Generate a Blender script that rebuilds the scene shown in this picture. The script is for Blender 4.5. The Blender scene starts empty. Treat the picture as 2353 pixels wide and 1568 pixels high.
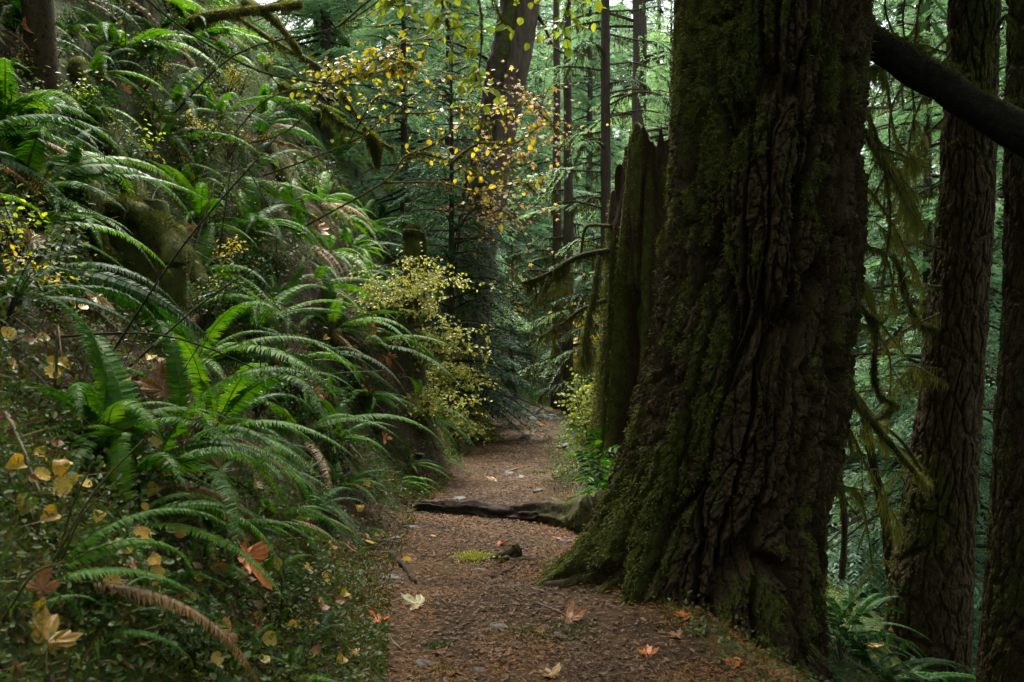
import bpy, math, random
import numpy as np
from mathutils import Vector, Matrix

rng = np.random.default_rng(11)
random.seed(5)
scene = bpy.context.scene
COL = scene.collection
PI = math.pi

# ------------------------------------------------------------------ camera frame of reference
CAM = np.array([0.0, 0.0, 1.3])
F = 910.2            # focal length in pixels of a 1024 px wide picture
S = 1024 / 2353.0    # photo survey pixels -> 1024 px picture


def at(dx, dy, dist):
    """survey pixel + distance -> world point"""
    return np.array([(dx * S - 512) / F * dist, dist, 1.3 - (dy * S - 341) / F * dist])


def proj(p):
    d = max(p[1], 0.3)
    return ((p[0] / d * F + 512) / S, (341 - (p[2] - 1.3) / d * F) / S)


# ------------------------------------------------------------------ noise
def _h(ix, iy, iz):
    n = (ix.astype(np.int64) * 374761393 + iy.astype(np.int64) * 668265263 + iz.astype(np.int64) * 2147483647) & 0xFFFFFFFF
    n = ((n ^ (n >> 13)) * 1274126177) & 0xFFFFFFFF
    n = n ^ (n >> 16)
    return (n & 0xFFFF) / 32767.5 - 1.0


def vn(x, y, z=0.0):
    x, y, z = np.broadcast_arrays(np.asarray(x, float), np.asarray(y, float), np.asarray(z, float))
    ix, iy, iz = np.floor(x), np.floor(y), np.floor(z)
    fx, fy, fz = x - ix, y - iy, z - iz
    fx, fy, fz = [t * t * (3 - 2 * t) for t in (fx, fy, fz)]
    r = 0
    for a in (0, 1):
        for b in (0, 1):
            for c in (0, 1):
                r = r + _h(ix + a, iy + b, iz + c) * (fx if a else 1 - fx) * (fy if b else 1 - fy) * (fz if c else 1 - fz)
    return r


def fbm(x, y, z=0.0, o=4):
    r, a, t = 0, 1.0, 0
    for i in range(o):
        k = 2.03 ** i
        r = r + a * vn(np.asarray(x) * k + 17.3 * i, np.asarray(y) * k - 9.1 * i, np.asarray(z) * k + 4.7 * i)
        t += a
        a *= 0.5
    return r / t


def sstep(a, b, x):
    t = np.clip((x - a) / (b - a), 0, 1)
    return t * t * (3 - 2 * t)


def unit(v):
    return v / np.maximum(np.linalg.norm(v, axis=-1, keepdims=True), 1e-9)


# ------------------------------------------------------------------ mesh building
def mesh(name, V, faces, mats, smooth=True, attrs=None, mat_idx=None):
    me = bpy.data.meshes.new(name)
    V = np.asarray(V, np.float32)
    me.vertices.add(len(V))
    me.vertices.foreach_set('co', V.ravel())
    faces = [np.asarray(f) for f in faces if len(f)]
    sizes = np.concatenate([np.full(len(f), f.shape[1]) for f in faces])
    loops = np.concatenate([f.ravel() for f in faces]).astype(np.int32)
    me.loops.add(len(loops))
    me.loops.foreach_set('vertex_index', loops)
    me.polygons.add(len(sizes))
    st = np.concatenate([[0], np.cumsum(sizes)[:-1]]).astype(np.int32)
    me.polygons.foreach_set('loop_start', st)
    me.polygons.foreach_set('use_smooth', np.full(len(sizes), smooth))
    for m in (mats if isinstance(mats, (list, tuple)) else [mats]):
        me.materials.append(m)
    if mat_idx is not None:
        me.polygons.foreach_set('material_index', np.asarray(mat_idx, np.int32))
    for k, a in (attrs or {}).items():
        at_ = me.attributes.new(k, 'FLOAT', 'POINT')
        at_.data.foreach_set('value', np.asarray(a, np.float32))
    me.update(calc_edges=True)
    return me


def put(name, me, parent=None, loc=(0, 0, 0)):
    o = bpy.data.objects.new(name, me)
    COL.objects.link(o)
    o.location = loc
    if parent is not None:
        o.parent = parent
    return o


def thing(name, label, cat, loc=(0, 0, 0), group=None):
    o = bpy.data.objects.new(name, None)
    COL.objects.link(o)
    o.location = loc
    o.empty_display_size = 0.1
    return tag(o, label, cat, group)


def tag(o, label, cat, group=None):
    o['label'] = label
    o['category'] = cat
    if group:
        o['group'] = group
    return o


class MB:
    """collects polygons of any size"""

    def __init__(self):
        self.V, self.Fs, self.n = [], [], 0
        self.mi = []

    def add(self, V, faces, mi=0):
        V = np.asarray(V, float).reshape(-1, 3)
        self.V.append(V)
        for f in faces:
            if len(f):
                self.Fs.append(np.asarray(f) + self.n)
                self.mi.append(np.full(len(f), mi))
        self.n += len(V)
        return self

    def build(self, name, mats, smooth=True):
        return mesh(name, np.concatenate(self.V), self.Fs, mats, smooth, mat_idx=np.concatenate(self.mi))


def kites(P, D, N, L, W, mid=0.42, bend=0.0):
    """one pointed leaf-like quad per row"""
    L = np.broadcast_to(np.asarray(L, float), (len(P),))[:, None]
    W = np.broadcast_to(np.asarray(W, float), (len(P),))[:, None]
    D = unit(D)
    Sd = unit(np.cross(D, N))
    N2 = np.cross(Sd, D)
    m = P + D * L * mid
    V = np.stack([P, m + Sd * W / 2, P + D * L - N2 * L * bend, m - Sd * W / 2], 1).reshape(-1, 3)
    return V, [np.arange(len(P) * 4).reshape(-1, 4)]


def ovals(P, D, N, L, W, bend=0.15, fold=0.12):
    """rounded leaves: two quads + tip, folded along the midrib"""
    n = len(P)
    L = np.broadcast_to(np.asarray(L, float), (n,))[:, None]
    W = np.broadcast_to(np.asarray(W, float), (n,))[:, None]
    D = unit(D)
    Sd = unit(np.cross(D, N))
    N2 = unit(np.cross(Sd, D))
    pts = [(0, 0), (.22, .40), (.55, .5), (.84, .28), (1, 0), (.84, -.28), (.55, -.5), (.22, -.40)]
    V = np.stack([P + D * L * a + Sd * W * b + N2 * (abs(b) * W * fold * 2 - bend * L * a * a) for a, b in pts], 1).reshape(-1, 3)
    i = np.arange(n)[:, None] * 8
    return V, [i + np.array([[0, 1, 2, 3]]), i + np.array([[0, 3, 4, 5]]), i + np.array([[0, 5, 6, 7]])]


def catmull(P, n):
    P = np.asarray(P, float)
    if len(P) == 2:
        t = np.linspace(0, 1, n)[:, None]
        return P[0] * (1 - t) + P[1] * t
    Q = np.concatenate([[2 * P[0] - P[1]], P, [2 * P[-1] - P[-2]]])
    u = np.linspace(0, len(P) - 1 - 1e-6, n)
    i = u.astype(int)
    t = (u - i)[:, None]
    a, b, c, d = Q[i], Q[i + 1], Q[i + 2], Q[i + 3]
    return 0.5 * (2 * b + (c - a) * t + (2 * a - 5 * b + 4 * c - d) * t ** 2 + (3 * b - a - 3 * c + d) * t ** 3)


def frames(P):
    T = unit(np.gradient(P, axis=0))
    ref = np.array([0.0, 0.0, 1.0]) if abs(T[:, 2]).mean() < 0.8 else np.array([1.0, 0.0, 0.0])
    A = unit(np.cross(T, ref))
    B = np.cross(A, T)
    return T, A, B


def tube(P, R, sides=8, amp=0.0, fr=8.0, seed=0.0, flat=1.0):
    P = np.asarray(P, float)
    R = np.broadcast_to(np.asarray(R, float), (len(P),))
    T, A, B = frames(P)
    th = np.linspace(0, 2 * PI, sides, endpoint=False)
    dirs = A[:, None] * np.cos(th)[None, :, None] + B[:, None] * (np.sin(th) * flat)[None, :, None]
    V = P[:, None] + dirs * R[:, None, None]
    if amp:
        n = fbm(V[..., 0] * fr + seed, V[..., 1] * fr, V[..., 2] * fr, 3)
        V = V + dirs * (n * amp)[..., None]
    nP = len(P)
    V = V.reshape(-1, 3)
    i, j = np.meshgrid(np.arange(nP - 1), np.arange(sides), indexing='ij')
    q = np.stack([i * sides + j, i * sides + (j + 1) % sides, (i + 1) * sides + (j + 1) % sides, (i + 1) * sides + j], -1).reshape(-1, 4)
    V = np.concatenate([V, [P[0], P[-1]]])
    k = len(V)
    jj = np.arange(sides)
    c0 = np.stack([np.full(sides, k - 2), (jj + 1) % sides, jj], 1)
    b = (nP - 1) * sides
    c1 = np.stack([np.full(sides, k - 1), b + jj, b + (jj + 1) % sides], 1)
    return V, [q, c0, c1]


def moss_on(P, R, n, up=0.03, hang=0.0, width=0.006, hang_share=0.3):
    """fine moss blades on a limb, some of them hanging strands"""
    P = np.asarray(P, float)
    R = np.broadcast_to(np.asarray(R, float), (len(P),))
    T, A, B = frames(P)
    u = rng.random(n) * (len(P) - 1.001)
    i = u.astype(int)
    t = (u - i)[:, None]
    C = P[i] * (1 - t) + P[i + 1] * t
    th = rng.random(n) * 2 * PI
    d = A[i] * np.cos(th)[:, None] + B[i] * np.sin(th)[:, None]
    pts = C + d * R[i][:, None] * 0.95
    h = (rng.random(n) < hang_share) & (hang > 0)
    D = unit(d + rng.normal(0, .45, (n, 3)))
    D[h] = unit(np.array([0, 0, -1]) + rng.normal(0, .2, (h.sum(), 3)))
    lump = 0.22 + 1.15 * sstep(-.25, .5, fbm(C[:, 0] * 8, C[:, 1] * 8, C[:, 2] * 8, 2))
    L = up * rng.uniform(.5, 1.4, n) * lump
    L[h] = hang * rng.uniform(.3, 1.3, h.sum()) ** 1.5 * lump[h]
    return kites(pts, D, rng.normal(0, 1, (n, 3)), L, width * rng.uniform(.6, 1.4, n), mid=.35)


# ------------------------------------------------------------------ materials
def new_mat(name):
    m = bpy.data.materials.new(name)
    m.use_nodes = True
    nt = m.node_tree
    for n in list(nt.nodes):
        nt.nodes.remove(n)
    return m, nt, nt.nodes, nt.links


def ramp(nodes, stops):
    r = nodes.new('ShaderNodeValToRGB')
    e = r.color_ramp.elements
    while len(e) > 1:
        e.remove(e[-1])
    for i, (p, c) in enumerate(stops):
        x = e[0] if i == 0 else e.new(p)
        x.position = p
        x.color = (*c, 1)
    return r


def leaf_mat(name, cols, rough=0.4, spec=0.5, trans=0.3, tcol=1.3, noise=0.0, objvar=0.25):
    m, nt, N, L = new_mat(name)
    g = N.new('ShaderNodeNewGeometry')
    oi = N.new('ShaderNodeObjectInfo')
    k = len(cols)
    r = ramp(N, [(i / max(k - 1, 1), c) for i, c in enumerate(cols)])
    # island random mixed with a little of the object's own random number
    mx = N.new('ShaderNodeMix')
    mx.data_type = 'FLOAT'
    mx.inputs[0].default_value = 0.45
    L.new(g.outputs['Random Per Island'], mx.inputs[2])
    L.new(oi.outputs['Random'], mx.inputs[3])
    L.new(mx.outputs[0], r.inputs['Fac'])
    hsv = N.new('ShaderNodeHueSaturation')
    mr = N.new('ShaderNodeMapRange')
    mr.inputs[3].default_value = 1 - objvar
    mr.inputs[4].default_value = 1 + objvar
    L.new(oi.outputs['Random'], mr.inputs[0])
    L.new(mr.outputs[0], hsv.inputs['Value'])
    L.new(r.outputs['Color'], hsv.inputs['Color'])
    colr = hsv.outputs['Color']
    if noise:
        tc = N.new('ShaderNodeTexCoord')
        nz = N.new('ShaderNodeTexNoise')
        nz.inputs['Scale'].default_value = noise
        nz.inputs['Detail'].default_value = 4
        L.new(tc.outputs['Object'], nz.inputs['Vector'])
        m2 = N.new('ShaderNodeMix')
        m2.data_type = 'RGBA'
        m2.blend_type = 'MULTIPLY'
        m2.inputs[0].default_value = 0.8
        r2 = ramp(N, [(.3, (.35, .22, .15)), (.55, (1, 1, 1))])
        L.new(nz.outputs['Fac'], r2.inputs['Fac'])
        L.new(colr, m2.inputs[6])
        L.new(r2.outputs['Color'], m2.inputs[7])
        colr = m2.outputs[2]
    p = N.new('ShaderNodeBsdfPrincipled')
    p.inputs['Roughness'].default_value = rough
    p.inputs['Specular IOR Level'].default_value = spec
    L.new(colr, p.inputs['Base Color'])
    t = N.new('ShaderNodeBsdfTranslucent')
    gm = N.new('ShaderNodeMix')
    gm.data_type = 'RGBA'
    gm.blend_type = 'MULTIPLY'
    gm.inputs[0].default_value = 1
    gm.inputs[7].default_value = (tcol, tcol, tcol * .55, 1)
    L.new(colr, gm.inputs[6])
    L.new(gm.outputs[2], t.inputs['Color'])
    ms = N.new('ShaderNodeMixShader')
    ms.inputs[0].default_value = trans
    L.new(p.outputs[0], ms.inputs[1])
    L.new(t.outputs[0], ms.inputs[2])
    o = N.new('ShaderNodeOutputMaterial')
    L.new(ms.outputs[0], o.inputs['Surface'])
    return m


def rough_mat(name, cols, scale=(12, 12, 12), rough=0.85, bump=0.5, moss=None, bdist=0.01, coord='Object', spec=0.15, detail=8):
    """noise-coloured rough surface; moss = colour pair mixed in by the 'moss' attribute"""
    m, nt, N, L = new_mat(name)
    tc = N.new('ShaderNodeTexCoord')
    mp = N.new('ShaderNodeMapping')
    mp.inputs['Scale'].default_value = scale
    L.new(tc.outputs[coord], mp.inputs['Vector'])
    nz = N.new('ShaderNodeTexNoise')
    nz.inputs['Scale'].default_value = 1
    nz.inputs['Detail'].default_value = detail
    nz.inputs['Roughness'].default_value = .68
    L.new(mp.outputs[0], nz.inputs['Vector'])
    k = len(cols)
    r = ramp(N, [(.28 + .46 * i / max(k - 1, 1), c) for i, c in enumerate(cols)])
    L.new(nz.outputs['Fac'], r.inputs['Fac'])
    col = r.outputs['Color']
    hgt = nz.outputs['Fac']
    if moss:
        a = N.new('ShaderNodeAttribute')
        a.attribute_name = 'moss'
        n2 = N.new('ShaderNodeTexNoise')
        n2.inputs['Scale'].default_value = 60
        n2.inputs['Detail'].default_value = 5
        L.new(tc.outputs['Object'], n2.inputs['Vector'])
        ad = N.new('ShaderNodeMath')
        ad.operation = 'MULTIPLY_ADD'
        ad.inputs[1].default_value = 1.6
        L.new(n2.outputs['Fac'], ad.inputs[0])
        sb = N.new('ShaderNodeMath')
        sb.operation = 'SUBTRACT'
        sb.inputs[1].default_value = 0.8
        L.new(a.outputs['Fac'], sb.inputs[0])
        L.new(sb.outputs[0], ad.inputs[2])
        mr = N.new('ShaderNodeMapRange')
        mr.inputs[1].default_value = .3
        mr.inputs[2].default_value = .7
        L.new(ad.outputs[0], mr.inputs[0])
        n3 = N.new('ShaderNodeTexNoise')
        n3.inputs['Scale'].default_value = 14
        n3.inputs['Detail'].default_value = 6
        L.new(tc.outputs['Object'], n3.inputs['Vector'])
        rm = ramp(N, [(.3, moss[0]), (.7, moss[1])])
        L.new(n3.outputs['Fac'], rm.inputs['Fac'])
        mx = N.new('ShaderNodeMix')
        mx.data_type = 'RGBA'
        L.new(mr.outputs[0], mx.inputs[0])
        L.new(col, mx.inputs[6])
        L.new(rm.outputs['Color'], mx.inputs[7])
        col = mx.outputs[2]
    p = N.new('ShaderNodeBsdfPrincipled')
    p.inputs['Roughness'].default_value = rough
    p.inputs['Specular IOR Level'].default_value = spec
    L.new(col, p.inputs['Base Color'])
    if bump:
        b = N.new('ShaderNodeBump')
        b.inputs['Strength'].default_value = bump
        b.inputs['Distance'].default_value = bdist
        L.new(hgt, b.inputs['Height'])
        L.new(b.outputs[0], p.inputs['Normal'])
    o = N.new('ShaderNodeOutputMaterial')
    L.new(p.outputs[0], o.inputs['Surface'])
    return m


MOSS2 = ((.030, .036, .007), (.085, .095, .014))
M = {}
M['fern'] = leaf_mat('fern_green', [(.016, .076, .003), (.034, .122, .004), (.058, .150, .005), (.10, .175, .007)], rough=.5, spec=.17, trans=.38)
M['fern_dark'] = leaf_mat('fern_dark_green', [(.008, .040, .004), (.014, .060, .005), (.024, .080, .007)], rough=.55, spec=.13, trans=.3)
M['fern_brown'] = leaf_mat('fern_dead_brown', [(.10, .055, .02), (.16, .085, .025), (.09, .06, .02)], rough=.6, spec=.3, trans=.25)
M['pale'] = leaf_mat('fading_pale_leaf', [(.20, .25, .035), (.32, .34, .06), (.38, .36, .07), (.15, .23, .03)], rough=.5, spec=.4, trans=.35)
M['rachis'] = rough_mat('fern_stalk', [(.05, .06, .015), (.10, .09, .025)], scale=(9, 9, 9), bump=0)
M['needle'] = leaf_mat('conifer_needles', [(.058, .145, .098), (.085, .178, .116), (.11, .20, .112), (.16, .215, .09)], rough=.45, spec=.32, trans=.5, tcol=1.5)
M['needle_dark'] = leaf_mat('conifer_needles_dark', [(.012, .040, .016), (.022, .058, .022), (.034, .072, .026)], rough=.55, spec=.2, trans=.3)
M['moss'] = leaf_mat('moss_blades', [(.040, .050, .008), (.075, .085, .011), (.11, .12, .016), (.060, .045, .012)], rough=.7, spec=.2, trans=.3)
M['moss_dark'] = leaf_mat('moss_dark_blades', [(.022, .026, .006), (.045, .048, .009), (.065, .062, .012), (.05, .034, .014)], rough=.75, spec=.15, trans=.2)
M['bank_moss'] = leaf_mat('bank_moss_blades', [(.025, .040, .006), (.045, .070, .009), (.075, .095, .012), (.05, .045, .012)], rough=.75, spec=.1, trans=.3)
M['duff'] = leaf_mat('orange_duff', [(.10, .040, .008), (.17, .070, .012), (.22, .10, .02), (.08, .034, .010)], rough=.65, spec=.2, trans=.05)
M['yellow'] = leaf_mat('yellow_green_leaf', [(.16, .20, .018), (.30, .27, .020), (.40, .28, .022), (.22, .25, .02)], rough=.4, spec=.45, trans=.45, tcol=1.5)
M['orange'] = leaf_mat('orange_maple_leaf', [(.52, .28, .08), (.58, .38, .14), (.54, .40, .14), (.48, .22, .08)], rough=.45, spec=.4, trans=.5, tcol=1.6)
M['bright'] = leaf_mat('lime_leaf', [(.16, .26, .02), (.24, .30, .025), (.34, .33, .03)], rough=.4, spec=.4, trans=.5, tcol=1.4)
M['cover'] = leaf_mat('ground_cover_leaf', [(.018, .045, .008), (.032, .075, .012), (.060, .095, .016), (.075, .085, .015), (.06, .040, .012)], rough=.5, spec=.25, trans=.3)
M['litter'] = leaf_mat('litter_flake', [(.055, .028, .012), (.10, .052, .018), (.15, .075, .022), (.065, .04, .022), (.19, .12, .035)], rough=.65, spec=.3, trans=.1)
M['needle_litter'] = leaf_mat('needle_litter', [(.038, .016, .003), (.078, .033, .004), (.12, .054, .007), (.020, .012, .004), (.055, .032, .010)], rough=.6, spec=.3, trans=.05)
M['maple_orange'] = leaf_mat('fallen_leaf_orange', [(.40, .085, .010), (.46, .15, .015), (.34, .06, .008)], rough=.4, spec=.5, trans=.2, noise=9)
M['maple_tan'] = leaf_mat('fallen_leaf_tan', [(.34, .22, .08), (.42, .30, .11)], rough=.5, spec=.4, trans=.2, noise=7)
M['maple_brown'] = leaf_mat('fallen_leaf_brown', [(.20, .085, .03), (.26, .12, .04), (.18, .075, .035)], rough=.5, spec=.4, trans=.15, noise=9)
M['maple_yellow'] = leaf_mat('fallen_leaf_yellow', [(.24, .14, .012), (.32, .19, .018)], rough=.45, spec=.4, trans=.25, noise=6)
M['maple_pale'] = leaf_mat('fallen_leaf_pale', [(.42, .38, .20), (.48, .43, .25)], rough=.5, spec=.4, trans=.15, noise=6)
M['round_yellow'] = leaf_mat('fallen_round_yellow', [(.42, .36, .025), (.52, .38, .03), (.44, .25, .03), (.33, .36, .025)], rough=.45, spec=.4, trans=.3, noise=5)
M['bark'] = rough_mat('furrowed_bark', [(.008, .005, .002), (.026, .017, .007), (.062, .045, .018), (.042, .022, .008), (.080, .074, .024)], scale=(34, 34, 18), bump=1.0, bdist=.03, moss=MOSS2)
M['log_bark'] = rough_mat('wet_log_bark', [(.005, .004, .0025), (.016, .012, .007), (.032, .026, .015)], scale=(20, 20, 20), bump=1, bdist=.03, moss=MOSS2)
M['bark_plain'] = rough_mat('plain_bark', [(.026, .020, .013), (.052, .039, .026), (.078, .060, .040)], scale=(26, 26, 5), bump=.9, bdist=.012)
M['bark_red'] = rough_mat('brown_grey_bark', [(.060, .042, .030), (.105, .080, .058), (.15, .12, .09)], scale=(30, 30, 5), bump=.9, bdist=.015)
M['dark_twig'] = rough_mat('dark_twig', [(.020, .015, .010), (.045, .033, .022)], scale=(30, 30, 30), bump=.3)
M['pale_twig'] = rough_mat('pale_twig', [(.12, .09, .055), (.22, .18, .12)], scale=(30, 30, 30), bump=.3)
M['rot'] = rough_mat('rotten_wood', [(.018, .012, .008), (.042, .026, .014), (.070, .040, .020)], scale=(22, 22, 6), bump=1, bdist=.02, moss=MOSS2)
M['root'] = rough_mat('worn_root', [(.012, .008, .005), (.032, .022, .014), (.065, .048, .034)], scale=(7, 26, 26), bump=.9, bdist=.01, moss=MOSS2)
M['stone'] = rough_mat('wet_stone', [(.025, .023, .021), (.055, .05, .046), (.09, .083, .075)], scale=(18, 18, 18), rough=.5, bump=.6, spec=.5)
M['soil'] = rough_mat('bank_soil', [(.011, .007, .004), (.024, .014, .007), (.040, .022, .010), (.022, .022, .006)], scale=(3.2, 3.2, 3.2), bump=1, bdist=.03, coord='Object', moss=((.014, .026, .004), (.036, .058, .008)))
M['path'] = rough_mat('needle_path', [(.007, .004, .0012), (.022, .012, .003), (.050, .027, .0065), (.028, .018, .006)], scale=(2.6, 2.6, 2.6), bump=1, bdist=.02)


def water_mat():
    m, nt, N, L = new_mat('river_water')
    p = N.new('ShaderNodeBsdfPrincipled')
    p.inputs['Base Color'].default_value = (.05, .075, .075, 1)
    p.inputs['Roughness'].default_value = .08
    nz = N.new('ShaderNodeTexNoise')
    nz.inputs['Scale'].default_value = 2.5
    nz.inputs['Detail'].default_value = 5
    tc = N.new('ShaderNodeTexCoord')
    L.new(tc.outputs['Object'], nz.inputs['Vector'])
    b = N.new('ShaderNodeBump')
    b.inputs['Strength'].default_value = .6
    b.inputs['Distance'].default_value = .055
    L.new(nz.outputs['Fac'], b.inputs['Height'])
    L.new(b.outputs[0], p.inputs['Normal'])
    o = N.new('ShaderNodeOutputMaterial')
    L.new(p.outputs[0], o.inputs['Surface'])
    return m


M['water'] = water_mat()

# ------------------------------------------------------------------ terrain
PY = np.array([-30, 0, 3.5, 5, 6.8, 10, 14, 18.5, 24, 40, 90])
PX = np.array([.8, .40, .17, -.06, -.18, -.08, .12, .45, 1.2, 4.0, 12.0])
PW = np.array([.78, .78, .78, .71, .62, .56, .58, .62, .62, .62, .62])


def path_c(y):
    return np.interp(y, PY, PX)


def path_w(y):
    return np.interp(y, PY, PW)


def H(x, y):
    x = np.asarray(x, float)
    y = np.asarray(y, float)
    u = x - path_c(y)
    w = path_w(y) + .07 * vn(y * 1.7, 3.1)
    dl = np.maximum(-(u + w), 0)
    dr = np.maximum(u - w, 0)
    z1 = np.interp(dl, [0, .12, .35, .9, 2, 6, 10, 20, 60, 400], [0, .05, .25, .88, 2.2, 7.6, 12.6, 20, 38, 90])
    z2 = np.interp(dl, [0, .12, .5, 1.2, 3, 7, 11, 20, 60, 400], [0, .25, 1.05, 2.15, 4.9, 10.4, 15, 22, 40, 90])
    k = sstep(6.0, 9.5, y)
    zl = z1 * (1 - k) + z2 * k
    zr = np.interp(dr, [0, .10, .35, .65, 1.2, 2.2, 4.2, 12.5, 23, 30, 60, 120, 400], [0, .01, -.15, -.32, -.58, -.98, -2.3, -8.6, -8.9, -5, 13, 40, 90])
    lump = sstep(.1, 1.2, dl) * (.22 * fbm(x * .8, y * .8, 2.2, 3) + .12 * fbm(x * 2.4, y * 2.4, 5, 3)) + .04 * sstep(.05, .4, dl) * fbm(x * 6, y * 6, 1, 2)
    lump = lump + sstep(.3, 1.6, dr) * (.25 * fbm(x * .7, y * .7, 8, 3) + .06 * fbm(x * 3, y * 3, 3, 2))
    onp = .018 * fbm(x * 2.2, y * 2.2, 0, 4) + .03 * vn(x * .8, y * .5, 9)
    far = -np.maximum(y - 18.2, 0) * .13
    far = np.maximum(far, -3.5)
    mound = .70 * np.exp(-(((x - 1.30) / .62) ** 2 + ((y - 8.0) / .8) ** 2))
    mound = mound + .10 * np.exp(-(((x - .7) / .35) ** 2 + ((y - 5.2) / .7) ** 2))
    mound = mound + .95 * np.exp(-(((x + 1.08) / .30) ** 2 + ((y - 9.2) / .45) ** 2))
    return zl + zr + lump + onp + far + mound


def Hn(x, y, e=.06):
    n = np.stack([-(H(x + e, y) - H(x - e, y)) / (2 * e), -(H(x, y + e) - H(x, y - e)) / (2 * e), np.ones_like(np.asarray(x, float))], -1)
    return unit(n)


def hit(dx, dy, tmax=60):
    d = np.array([(dx * S - 512) / F, 1.0, -(dy * S - 341) / F])
    lo, hi = 1.6, tmax
    for step in (.16, .01):
        t = np.arange(lo, hi, step)
        P = CAM + d * t[:, None]
        below = P[:, 2] < H(P[:, 0], P[:, 1])
        k = int(np.argmax(below)) if below.any() else len(t) - 1
        lo, hi = max(t[k] - .2, 1.6), t[k] + .02
    return P[k]


def bank_at(dist, dy):
    """point of the left bank that far away which shows at survey height dy"""
    z = 1.3 - (dy * S - 341) / F * dist
    xs = np.arange(path_c(dist) - path_w(dist), -14, -.03)
    h = H(xs, np.full(len(xs), dist))
    k = int(np.argmax(h > z)) if (h > z).any() else len(xs) - 1
    return np.array([xs[k], dist, h[k] - .06])


def spaced(lo, hi, step):
    return np.arange(lo, hi, step)


gx = np.concatenate([-np.geomspace(400, 9, 26), spaced(-8.6, -5, .3), spaced(-5, 4, .05), spaced(4, 12, .3), np.geomspace(12.3, 420, 40)])
gy = np.concatenate([spaced(-60, -2, 6), spaced(-2, 2, .3), spaced(2, 12, .055), spaced(12, 24, .16), np.geomspace(24.3, 420, 60)])
X, Y = np.meshgrid(gx, gy)
Z = H(X, Y)
H_true = H


def H(x, y):
    """height of the built ground sheet (bilinear on its grid)"""
    x = np.asarray(x, float)
    y = np.asarray(y, float)
    i_ = np.clip(np.searchsorted(gx, x) - 1, 0, len(gx) - 2)
    j_ = np.clip(np.searchsorted(gy, y) - 1, 0, len(gy) - 2)
    fx = np.clip((x - gx[i_]) / (gx[i_ + 1] - gx[i_]), 0, 1)
    fy = np.clip((y - gy[j_]) / (gy[j_ + 1] - gy[j_]), 0, 1)
    return (Z[j_, i_] * (1 - fx) + Z[j_, i_ + 1] * fx) * (1 - fy) + (Z[j_ + 1, i_] * (1 - fx) + Z[j_ + 1, i_ + 1] * fx) * fy


nx, ny = len(gx), len(gy)
i, j = np.meshgrid(np.arange(ny - 1), np.arange(nx - 1), indexing='ij')
q = np.stack([i * nx + j, i * nx + j + 1, (i + 1) * nx + j + 1, (i + 1) * nx + j], -1).reshape(-1, 4)
mossf = sstep(-.55, .05, fbm(X * 1.1, Y * 1.1, 3, 4)) * .9
g = put('ground', mesh('ground', np.stack([X, Y, Z], -1).reshape(-1, 3), [q], M['soil'], attrs={'moss': mossf.ravel()}))
g['kind'] = 'structure'

# path sheet, 4 mm above the ground sheet
py = np.concatenate([spaced(-1, 2, .2), spaced(2, 12, .05), spaced(12, 26, .15)])
ps = np.linspace(-1, 1, 46)
YY, SS = np.meshgrid(py, ps, indexing='ij')
edge = 1 + .13 * vn(YY * 2.3, SS * 0 + np.sign(SS) * 5) + .06 * vn(YY * 9, SS * 0 + np.sign(SS) * 9)
XX = path_c(YY) + SS * path_w(YY) * edge
ZZ = H(XX, YY) + .004 + .012 * (1 - np.abs(SS) ** 4) * np.abs(fbm(XX * 9, YY * 9, 4, 3))
a, b = YY.shape
i, j = np.meshgrid(np.arange(a - 1), np.arange(b - 1), indexing='ij')
q = np.stack([i * b + j, i * b + j + 1, (i + 1) * b + j + 1, (i + 1) * b + j], -1).reshape(-1, 4)
o = put('path', mesh('path', np.stack([XX, YY, ZZ], -1).reshape(-1, 3), [q], M['path']))
o['kind'] = 'structure'

V = np.array([[11, 8, -8.15], [27, 8, -8.15], [70, 120, -8.15], [25, 120, -8.15]], float)
o = put('water', mesh('water', V, [np.array([[0, 1, 2, 3]])], M['water']))
o['kind'] = 'structure'

# ------------------------------------------------------------------ labels that tell repeats apart
LANDMARKS = [
    (310, 570, 'the hollow mossy stump'), (950, 590, 'the mossy stump post'), (500, 1340, 'the orange maple leaf'),
    (940, 690, 'the pale yellow bush'), (165, 760, 'the torn tan leaf'), (85, 120, 'the dark upper left trunk'),
    (640, 70, 'the arched mossy limb'), (1110, 1185, 'the root across the path'), (1085, 890, 'the lower pale bush'),
    (965, 1395, 'the pale leaf on the path'), (90, 1500, 'the yellow maple leaf in the corner'), (380, 1100, 'the round gold leaf'),
    (1160, 1275, 'the mossy wood chunk'), (1440, 640, 'the broken mossy snag'), (1750, 1350, 'the foot of the huge trunk'),
    (2210, 700, 'the slim dark trunk'), (1160, 180, 'the leaning double trunk'), (1390, 300, 'the slender mossy conifer'),
    (2150, 180, 'the leaning mossy log'), (830, 300, 'the long mossy branch'), (2100, 1350, 'the lower right ferns'),
    (1250, 830, 'the yellow trailside bush'), (330, 900, 'the brown leaves under ferns'), (650, 960, 'the middle of the bank'),
    (560, 280, 'the upper fern slope'), (1230, 350, 'the orange leaved maple')]
ORD = ['', 'second ', 'third ', 'fourth ', 'fifth ', 'sixth ', 'seventh ', 'eighth ', 'ninth ', 'tenth ', 'eleventh ', 'twelfth ']
PENDING = []


def later(o, desc, pos, use=None):
    """label given at the end, from where the thing stands in relation to landmarks"""
    PENDING.append((o, desc, np.asarray(pos, float), use))


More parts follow.
